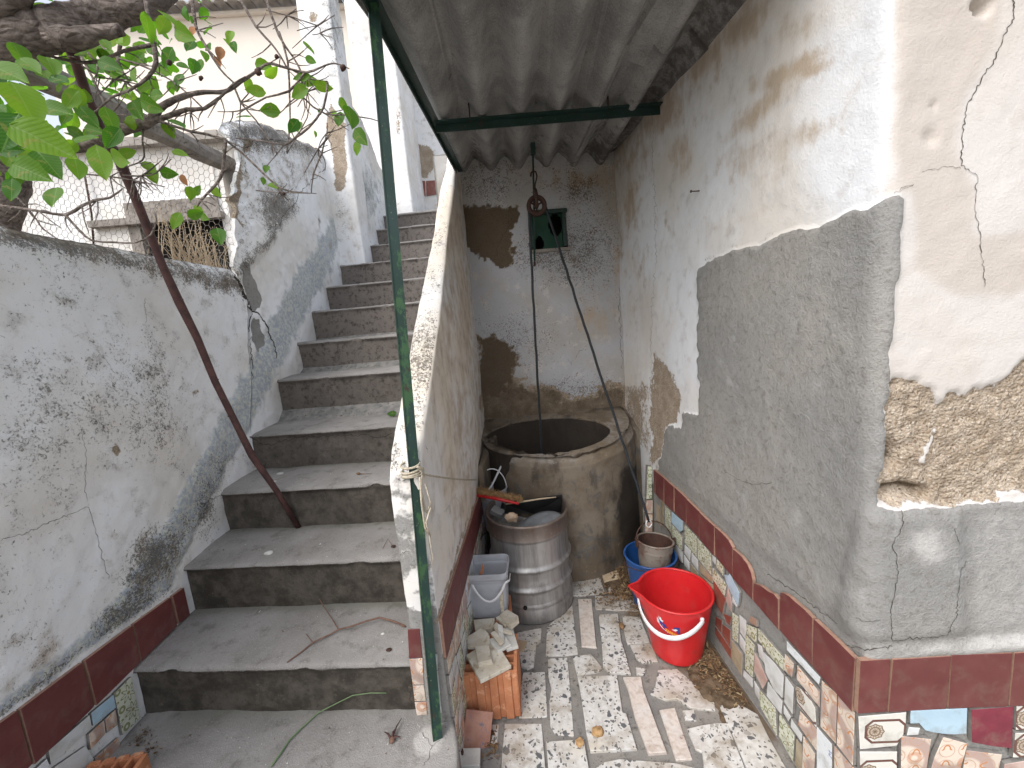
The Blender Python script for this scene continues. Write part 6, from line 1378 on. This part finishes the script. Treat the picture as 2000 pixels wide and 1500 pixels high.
TW = [([(290,240),(325,228),(365,214),(400,212),(430,190),(455,165),(480,150)], 1.2, [12,9,8,6,5,4,3]), ([(310,236),(370,256),(440,273),(500,325),(540,362),(570,374),(618,378)], 1.2, [6,5,5,4,3.5,3,1.5]), ([(440,274),(438,300),(435,335),(425,356),(405,378),(392,392),(385,404)], 1.18, [7,6,6,5,4,4,2]), ([(285,0),(292,40),(298,75),(305,120),(290,150),(255,175),(218,190),(190,215),(168,226)], 1.05, [9,8,8,8,6,5,4,3,2]),
 ([(60,98),(110,113),(160,122),(200,118),(240,100),(295,88)], 1.05, [4,5,6,6,6,7]), ([(160,128),(195,150),(225,155),(250,160)], 1.1, 3), ([(375,0),(380,35),(385,60),(405,95),(430,135),(455,160)], 1.25, [7,6,5,5,4,3]), ([(470,0),(500,52),(530,85),(548,110),(560,132)], 1.22, [6,5,4,4,3]), ([(520,0),(545,70),(570,108),(590,145),(592,190),(635,222),(670,224),(725,232),(746,240)], [1.25]*6+[1.2,1.2,1.2], [5,5,4,4,3.5,3,2.5,2,1.5]),
 ([(595,142),(565,178),(520,190),(480,212),(455,218),(425,218)], 1.22, [4,4,3,3,2,1.5]), ([(640,162),(632,210),(602,250),(575,270),(555,283),(510,275),(460,270)], 1.2, [4,4,4,4,3,3,2]), ([(545,62),(562,120),(566,200),(566,250),(560,298)], 1.24, [4,4,3,3,2]), ([(-20,400),(25,405),(75,412),(128,420),(160,402),(190,390),(215,386),(240,368)], 1.15, [7,6,5,6,5,5,4,2]), ([(128,420),(155,450),(180,470),(220,473),(265,474),(295,458),(305,430),(302,415)], 1.15, [5,4,4,4,3,3,3,2]),
 ([(20,370),(48,400),(72,430),(85,448),(125,475)], 1.3, [4,4,3,3,2]), ([(165,340),(215,345),(260,352),(322,365)], 1.2, [3,3,2.5,2]), ([(240,342),(275,344),(305,338),(335,310)], 1.2, [3,3,2,1.5]), ([(240,328),(270,318),(282,305),(278,275),(280,252)], 1.2, [2,2.5,3,3,3]), ([(560,134),(600,180),(600,230),(560,300)], 1.3, 2), ([(500,372),(545,376),(600,377)], 1.2, 2), ([(608,378),(612,340),(628,300),(638,260),(640,240)], 1.25, [2,3,3,2,1.5]), ([(628,298),(622,290),(640,284)], 1.25, 1.5),
 ([(150,95),(180,150),(215,225),(230,235)], 1.3, [5,4,4,3]), ([(240,70),(230,120),(250,155)], 1.35, [7,6,5]), ([(160,85),(190,125),(245,160),(300,200),(312,205)], 1.3, [5,4,4,4,4]), ([(190,80),(220,110),(270,125),(340,160),(400,215)], 1.35, [4,4,4,3,3]), ([(370,180),(372,220),(335,228)], 1.25, 2), ([(455,160),(470,200),(500,235),(530,280),(540,300)], 1.25, [4,4,3,3,2]), ([(640,160),(600,152),(560,130)], 1.25, 3), ([(580,60),(620,50),(625,65),(610,68)], 1.3, 1.5), ([(620,50),(560,30),(520,20)], 1.3, 2)]
for P, D, wd in TW: limb('twig', P, D, wd, n=6, jit=.1, sub=2)
rn = random.Random(12)
for i in range(190):
    P, D, wd = TW[rn.randrange(len(TW))]; a = P[rn.randrange(1, len(P)-1)]; d0 = D if not isinstance(D, list) else D[0]; an = rn.uniform(-2.6, .9); L = rn.uniform(20, 60)
    b = (a[0]+math.cos(an)*L*.5, a[1]-math.sin(an)*L*.5); c = (b[0]+math.cos(an+rn.uniform(-.6, .6))*L*.5, b[1]-math.sin(an+rn.uniform(-.6, .6))*L*.5)
    if c[0] < 690 and c[1] < 470: limb('twig', [a, b, c], [d0, d0+rn.uniform(-.04, .04), d0+rn.uniform(-.08, .08)], [2.6, 2, 1.1], n=5, sub=2)
# leaves: a few blade shapes shared by all
def leaf_mesh(k):
    rn = random.Random(k+50); n = 8; vs = []; fs = []; mb = MB()
    fold = rn.uniform(.15, .5); curl = rn.uniform(-.5, .7); wd = rn.uniform(.30, .40)
    for i in range(n+1):
        t = i/n; w_ = wd*math.sin(math.pi*min(1, t**.82))**.8*(1-.25*t)+(.004 if 0 < i < n else 0)
        x = t; z = curl*.25*math.sin(t*1.6)*t; e = 1+.05*rn.uniform(-1, 1)
        for s_ in (-1, -.5, 0, .5, 1): vs.append((x*.056, s_*w_*e*.056, (z+fold*w_*abs(s_)+.02*math.sin(5*t+s_*3))*.056))
    for i in range(n):
        for j in range(4): a = i*5+j; fs.append((a, a+1, a+6, a+5))
    me = bpy.data.meshes.new('leaf'); me.from_pydata(vs, [], fs); me.materials.append(M['leaf'])
    for p in me.polygons: p.use_smooth = True
    return me
LM = [leaf_mesh(k) for k in range(6)]
def leaf(u, v, L, rot, D=None, face=None, mat=None, parent=tree, me=None):
    """rot: direction of the tip (degrees, 0 right, 90 down)"""
    D = D or min(2.2, max(.45, .056*FPX/L)); s_ = L*D/FPX/.056
    p = pd(u, v, D); a = pd(u+math.cos(math.radians(rot))*10, v+math.sin(math.radians(rot))*10, D)-pd(u, v, D); x = a.normalized()
    x = (x+Vector((0, rn.uniform(-.35, .35), 0))).normalized()
    vd = (Vector(O3)-p).normalized(); z = (vd*.75+Vector((rn.uniform(-.5, .5), rn.uniform(-.5, .5), rn.uniform(-.1, .7)))); z = (z-x*z.dot(x)).normalized(); y = z.cross(x)
    o = bpy.data.objects.new('leaf', me or rn.choice(LM)); COL.objects.link(o); o.parent = parent
    if parent is not None: p = p-parent.location
    p = p-x*.028*s_
    o.matrix_local = Matrix(((x.x*s_, y.x*s_, z.x*s_, p.x), (x.y*s_, y.y*s_, z.y*s_, p.y), (x.z*s_, y.z*s_, z.z*s_, p.z), (0, 0, 0, 1)))
    return o
LV = [(85,275,130,35),(50,205,110,60),(25,150,90,20),(20,260,120,80),(150,330,66,80),(110,388,66,88),(60,335,90,30),(95,320,80,50),(25,372,60,80),(140,195,60,120),(120,160,60,20),(148,190,55,100),(240,152,48,10),(265,148,45,60),(300,100,36,30),(288,55,66,85),(330,38,60,45),(372,92,42,100),(378,130,38,95),(392,128,30,110),(360,66,60,20),(400,110,28,60),(450,72,34,95),(445,85,26,60),(458,92,28,80),(296,205,60,30),(285,170,50,10),(268,215,50,60),(215,128,56,20),(232,155,45,60),(220,270,60,120),(240,310,64,10),(250,300,44,-20),(215,235,60,70),(170,275,58,0),(200,320,84,70),(185,255,50,20),(255,240,46,20),(270,230,36,-20),(352,300,34,5),(292,330,42,50),(330,338,42,0),(300,345,44,60),(372,378,34,90),(386,372,28,-60),(423,376,34,60),(388,408,24,30),(382,418,36,-30),(345,432,46,125),(428,462,50,70),(400,424,30,20),(205,115,50,80),(190,100,45,60),(165,110,50,30),(60,130,70,30),(100,130,60,60),(40,110,60,80),(75,180,80,20),(110,215,70,10),(160,215,50,100),(175,230,56,60),(527,216,46,180),(476,229,36,0),(573,247,44,110),(585,250,36,80),(484,166,36,100),(500,180,44,170),(515,128,40,10),(530,140,40,-20),(602,95,36,60),(608,118,30,20),(590,152,44,180),(604,158,40,-10),(632,168,44,0),(585,182,50,175),(682,232,66,88),(664,235,44,95),(705,268,50,40),(698,290,34,100),(672,205,36,60),(535,364,32,20),(520,330,24,80),(514,354,22,90),(350,158,40,100),(340,170,40,60),(320,140,34,20),(310,190,60,20),(270,262,34,0),(348,245,50,40),(330,255,44,60),(625,218,16,90),(615,262,16,90),(652,222,20,100)]
for u, v, L, r in LV: leaf(u, v, L*.82, r+rn.uniform(-12, 12))
cnt = len(LV)
while cnt < 235:
    u = rn.triangular(-60, 400, 60); v = rn.uniform(20, 400)
    if v > 400-(u*.55)-20 and u > 60: continue
    if 120 < v and u > 330: continue
    if 150 < u < 205 and 140 < v < 250 and rn.random() < .5: continue
    if 25 < u < 115 and 165 < v < 245 and rn.random() < .75: continue
    leaf(u, v, rn.uniform(20, 44), rn.uniform(0, 360), D=rn.uniform(1.0, 2.0)); cnt += 1
dm = LM[0].copy(); dm.name = 'dead_leaf'; dm.materials[0] = M['deadleaf']
for u, v, L, r in ((360,352,22,70),(425,120,22,60),(430,105,26,100),(378,60,24,90)):
    o = leaf(u, v, L, r, me=dm); o.name = 'leaf'; o['label'] = 'withered brown leaf'
for u, v, r in ((670,133,8),(505,140,9),(540,110,6),(330,122,7),(392,152,6),(750,240,7),(555,378,4)):
    o = lumpy('seed_husk', pd(u, v, 1.2), r*.85/FPX, M['iron_rust'], int(u), (1, .8, 1.1), sub=2, amp=.6); keep(o, tree); 
fm = MB(); bl = LM[0]
for i in range(200):
    u = rn.uniform(-80, 420); v = rn.uniform(-20, 330)
    if (25 < u < 118 and 165 < v < 255 and rn.random() < .85) or v > 360-u*.55 or (u > 300 and v > 160): continue
    L = rn.uniform(16, 34); D = rn.uniform(1.5, 2.3); s_ = L*D/FPX/.056; c = pd(u, v, D)
    R_ = Matrix.Rotation(rn.uniform(0, 6.28), 3, 'Z')@Matrix.Rotation(rn.gauss(0, .7), 3, 'X')@Matrix.Rotation(rn.gauss(.4, .5), 3, 'Y'); me = rn.choice(LM)
    fm.add([c+R_@(v_.co*s_) for v_ in me.vertices], [tuple(p.vertices) for p in me.polygons], 0, True)
o = fm.build('foliage', M['leaf'], tree); o['kind'] = 'stuff'
# ------------------------------------------------------------------ long stick resting on a step
sb = pz(583, 1028, SZ[1]+.004); D0 = (Vector(O3)-sb).dot(Vector(-Vector(RM@np.array([0, 0, 1.]))))
P = [(585,1030),(540,958),(492,890),(455,815),(420,745),(385,660),(350,590),(318,520),(290,450),(262,380),(232,310),(200,260),(170,190),(148,120),(132,80),(120,50)]
n = len(P); pts = []; rs = []
for i, (u, v) in enumerate(P):
    t = i/(n-1); D = D0+(1.06-D0)*t**.8; pts.append(pd(u, v, D)); rs.append((10+9.5*t)*.5*D/FPX*(1.15 if i % 4 == 2 else 1))
pts[0] = Vector((sb.x, sb.y, sb.z-.008))
stick = empty('stick', pts[0], 'long dark reddish bare branch propped from a step up into the tree', 'stick')
MB().tube(pts, rs, 12, jit=.07).build('shaft', M['stick_bark'], stick)
for i in (3, 4, 6, 8, 9, 12): MB().tube([pts[i], pts[i]+Vector(((-1)**i*1.0, -.3, .5)).normalized()*(rs[i]+.006)], [.006, .0035], 6).build('knot', M['stick_bark'], stick)
# ------------------------------------------------------------------ dry weeds behind the wall
wd_ = []
mb = MB(); rn = random.Random(31)
for i in range(85):
    u = rn.triangular(300, 450, 410); v = 500+.16*(u-300)+rn.uniform(0, 25); x = rn.uniform(-1.41, -1.345); b = px_(u, v, x); b.z = min(b.z, 1.76)
    a = rn.uniform(-1.1, 1.1); L = rn.uniform(.08, .30); p = b; P = [b]
    for k in range(4): a += rn.uniform(-.4, .4); p = p+Vector((rn.uniform(-.2, .2), math.sin(a), abs(math.cos(a))+.1)).normalized()*L/4; P.append(p)
    mb.tube(P, [.0026, .0021, .0017, .0014, .0009], 4)
    if rn.random() < .6: q = P[3]; mb.tube([q, q+Vector((rn.uniform(-.02, .02), rn.uniform(-.03, .03), .03))], .0009, 4)
    for k in range(2): q = P[-1]+Vector((rn.uniform(-.01, .01), rn.uniform(-.015, .015), rn.uniform(-.01, .01))); mb.tube([q, q+Vector((0, .002, .003))], .0028, 4)
tag(mb.build('dry_weeds', M['dry_stem']), 'tangle of dry straw coloured weed stems in front of the shed window', 'weeds', kind='stuff')
# ------------------------------------------------------------------ litter, twigs and crumbs
def litter(name, regions, n, z, label, seed, mats, smin=.006, smax=.02, kind='stuff'):
    rn = random.Random(seed); mb = MB()
    for i in range(n):
        c, r, s_ = rn.choice(regions); u = rn.gauss(c[0], r[0]*.5); v = rn.gauss(c[1], r[1]*.5)
        p = pz(u, v, z); p.z = z+abs(rn.gauss(0, s_)); L = rn.uniform(smin, smax)*(1 if rn.random() < .8 else 1.6); w_ = L*rn.uniform(.1, .45)
        e = Matrix.Rotation(rn.uniform(0, 6.28), 3, 'Z')@Matrix.Rotation(rn.gauss(0, .45), 3, 'X')@Matrix.Rotation(rn.gauss(0, .4), 3, 'Y'); m_ = rn.randrange(len(mats))
        if p.x > XR-.03 or p.x < -.27 and z < .1 or (Vector((p.x, p.y))-Vector(WC)).length < WR: continue
        f = rn.uniform(.1, .4)*w_; pts = [(-L/2, 0, 0), (-L/6, -w_/2, f), (L/4, -w_/2.4, f), (L/2, 0, 0), (L/4, w_/2.4, f), (-L/6, w_/2, f)]
        mb.add([p+e@Vector(q) for q in pts], [(0, 1, 2, 3), (0, 3, 4, 5)], m_)
    return tag(mb.build(name, [M[q] for q in mats]), label, 'litter', 'patches of leaf litter', kind)
LA = ['litter_b', 'litter_a', 'litter_b', 'litter_c']
def mound(c, rx, ry, h, seed, name='leaf_litter'):
    n = 36; P = np.zeros((n, n, 3)); a = np.linspace(-1, 1, n); X, Y = np.meshgrid(a, a, indexing='ij'); P[:, :, 0] = np.minimum(c[0]+X*rx, XR-.014); P[:, :, 1] = c[1]+Y*ry; r = X*X+Y*Y
    P[:, :, 2] = h*np.clip(1-r, -.3, 1); V = P.reshape(-1, 3); P[:, :, 2] += ((fbm(V, 60, 3, seed)-.5)*.012+(fbm(V, 20, 3, seed)-.5)*.014).reshape(n, n); P[:, :, 2] += .004
    return sheet('soil_heap', P, M['soil'], None, thick=0)
tag(mound((.715, 1.30), .10, .16, .012, 3), 'low dark heap of earth under the leaf litter against the tiled wall', 'earth', kind='stuff')
tag(mound((.52, 1.93), .075, .13, .012, 5), 'low dark heap of earth under the leaf litter beside the blue bucket', 'earth', kind='stuff')
litter('leaf_litter', [((1400,1300),(50,30),.006), ((1440,1335),(50,28),.008), ((1465,1360),(30,18),.006), ((1370,1285),(40,16),.004), ((1400,1275),(30,20),.004)], 2600, .018, 'heap of dark dry leaf litter against the wall beside the red bucket', 3, LA, .005, .018)
litter('leaf_litter', [((1222,1125),(16,30),.010), ((1228,1155),(22,24),.008), ((1205,1110),(24,14),.004), ((1245,1185),(30,20),.004), ((1200,1165),(50,16),.002)], 1500, .016, 'curled dry leaf litter between the well and the blue bucket', 4, LA, .005, .018)
litter('leaf_litter', [((888,1440),(7,40),.004), ((892,1400),(8,30),.004), ((886,1480),(6,26),.004), ((960,1440),(14,40),.002)], 380, .008, 'dead leaves caught in the gap between landing and tiled floor', 5, ['litter_b', 'litter_a', 'litter_a', 'litter_b'], .006, .02)
litter('leaf_litter', [((285,1430),(20,14),.003), ((270,1450),(16,14),.003), ((300,1460),(24,20),.002)], 130, .205, 'brown litter in the corner of the landing by the perforated brick', 6, LA, .003, .012)
def crumbs(seed, n, regions, label):
    rn = random.Random(seed); mb = MB()
    for i in range(n):
        u0, v0, u1, v1 = rn.choice(regions); p, n_ = hit(SB, rn.uniform(u0, u1), rn.uniform(v0, v1))
        if p is None or n_.z < .8: continue
        s_ = rn.uniform(.0012, .0032)*(1 if rn.random() < .93 else 2.2); vs = [p+Vector((rn.uniform(-1, 1), rn.uniform(-1, 1), rn.uniform(0, 1.2)))*s_ for k in range(4)]
        mb.add(vs, [(0, 1, 2), (0, 2, 3), (0, 3, 1), (1, 3, 2)], rn.randrange(2))
    return tag(mb.build('paint_flakes', [M['marble_white'], M['litter_a']]), label, 'flakes', kind='stuff')
crumbs(2, 420, [(380,1040,780,1110), (300,1190,790,1290), (280,1410,880,1500), (450,905,770,950)], 'tiny pale plaster flakes and grit scattered on the treads')
for (u, v, r, lab, mt) in ((525,1081,8,'white pebble on the third tread near its middle','marble_white'), (548,926,7,'flat white plaster chip on the fourth tread','marble_white'), (536,941,4,'little white chip just below the flat plaster chip','marble_white'), (760,1270,6,'small dark stone on the second tread near the parapet','iron_rust'), (748,1239,4,'tiny white chip on the second tread near the parapet','marble_white')):
    p, n_ = hit(SB, u, v)
    if p: lumpy('pebble', p+Vector((0, 0, .002)), r*(p-Vector(O3)).length/FPX*.7, M[mt], u, (1.2, .9, .5), lab, 'pebble', 2, .35, 'pebbles and chips on the steps')
def lying(P, r, mat, name, label, cat, bv=None, lift=.004, parent=None, arch=()):
    L = []
    for i, (u, v) in enumerate(P):
        p, n_ = hit(bv or SB, u, v)
        if p is None: continue
        L.append(p+n_*(lift+(arch[i] if i < len(arch) else 0)))
    o = MB().tube(L, [r*(1-.5*i/len(L)) for i in range(len(L))], 6).build(name, M[mat], parent)
    return tag(o, label, cat) if label else o
tw = empty('fallen_twig', hit(SB, 700, 1220)[0], 'forked brown twig lying across the second tread', 'twig')
lying([(792,1226),(770,1218),(742,1214),(715,1222),(690,1230),(662,1234),(645,1243),(612,1258),(590,1275),(562,1295)], .0036, 'twig_brown', 'stem', None, None, parent=tw, lift=.005, arch=(0,.004,.010,.012,.01,.004,.002,.002,0,0))
lying([(662,1234),(650,1215),(632,1190),(627,1165)], .0020, 'twig_brown', 'side_shoot', None, None, parent=tw, arch=(.004,.006,.012,.010))
lying([(612,1258),(598,1240)], .0015, 'twig_brown', 'side_shoot', None, None, parent=tw)
lying([(530,1500),(545,1480),(565,1450),(590,1425),(622,1395),(650,1375),(690,1355),(725,1350),(756,1350)], .0028, 'thorn_green', 'thorny_shoot', 'thin green thorny stem trailing over the lowest riser', 'stem', lift=.006)
# withered flower head on the landing
wf_ = empty('withered_bud', hit(SB, 768, 1448)[0], 'withered reddish bud with pointed sepals lying on the landing', 'bud')
p0 = hit(SB, 766, 1450)[0]+Vector((0, 0, .008)); o = lumpy('head', p0, .0095, M['twig_brown'], 4, (1, 1, .8), sub=2, amp=.4); keep(o, wf_)
for (u, v, r) in ((785,1408,.0022), (752,1435,.0028), (783,1445,.0028), (772,1430,.003)): q = hit(SB, u, v)[0]+Vector((0, 0, .010)); MB().tube([p0, p0.lerp(q, .5)+Vector((0, 0, .008)), q], [r*1.6, r, r*.4], 6).build('sepal', M['stick_bark'], wf_)
for (u, v, du, dv, lab) in ((700,927,26,2,'small red-brown bud with a thin stalk on the fourth tread'), (768,1070,-20,-14,'cluster of dark dry petals on the third tread by the parapet')):
    h_ = hit(SB, u, v)[0]; t = empty('dry_bud', h_, lab, 'bud', 'dry buds on the steps'); o = lumpy('head', h_+Vector((0, 0, .006)), .007, M['litter_a'] if u == 700 else M['iron_rust'], u, (1.3, .9, .7), sub=2, amp=.6); keep(o, t)
    MB().tube([h_+Vector((0, 0, .006)), (hit(SB, u+du*.5, v+dv)[0] or h_)+Vector((0, 0, .008)), (hit(SB, u+du, v-dv*.2)[0] or h_)+Vector((0, 0, .004))], .0014, 5).build('stalk', M['twig_brown'], t)
gl = leaf(766, 809, 20, 170, D=(hit(SB, 764, 812)[0]-Vector(O3)).dot(Vector(RM@np.array([0, 0, 1.])))-.02, parent=None); gl.name = 'fallen_leaf'; tag(gl, 'fallen green leaf on the fifth tread against the parapet', 'leaf')
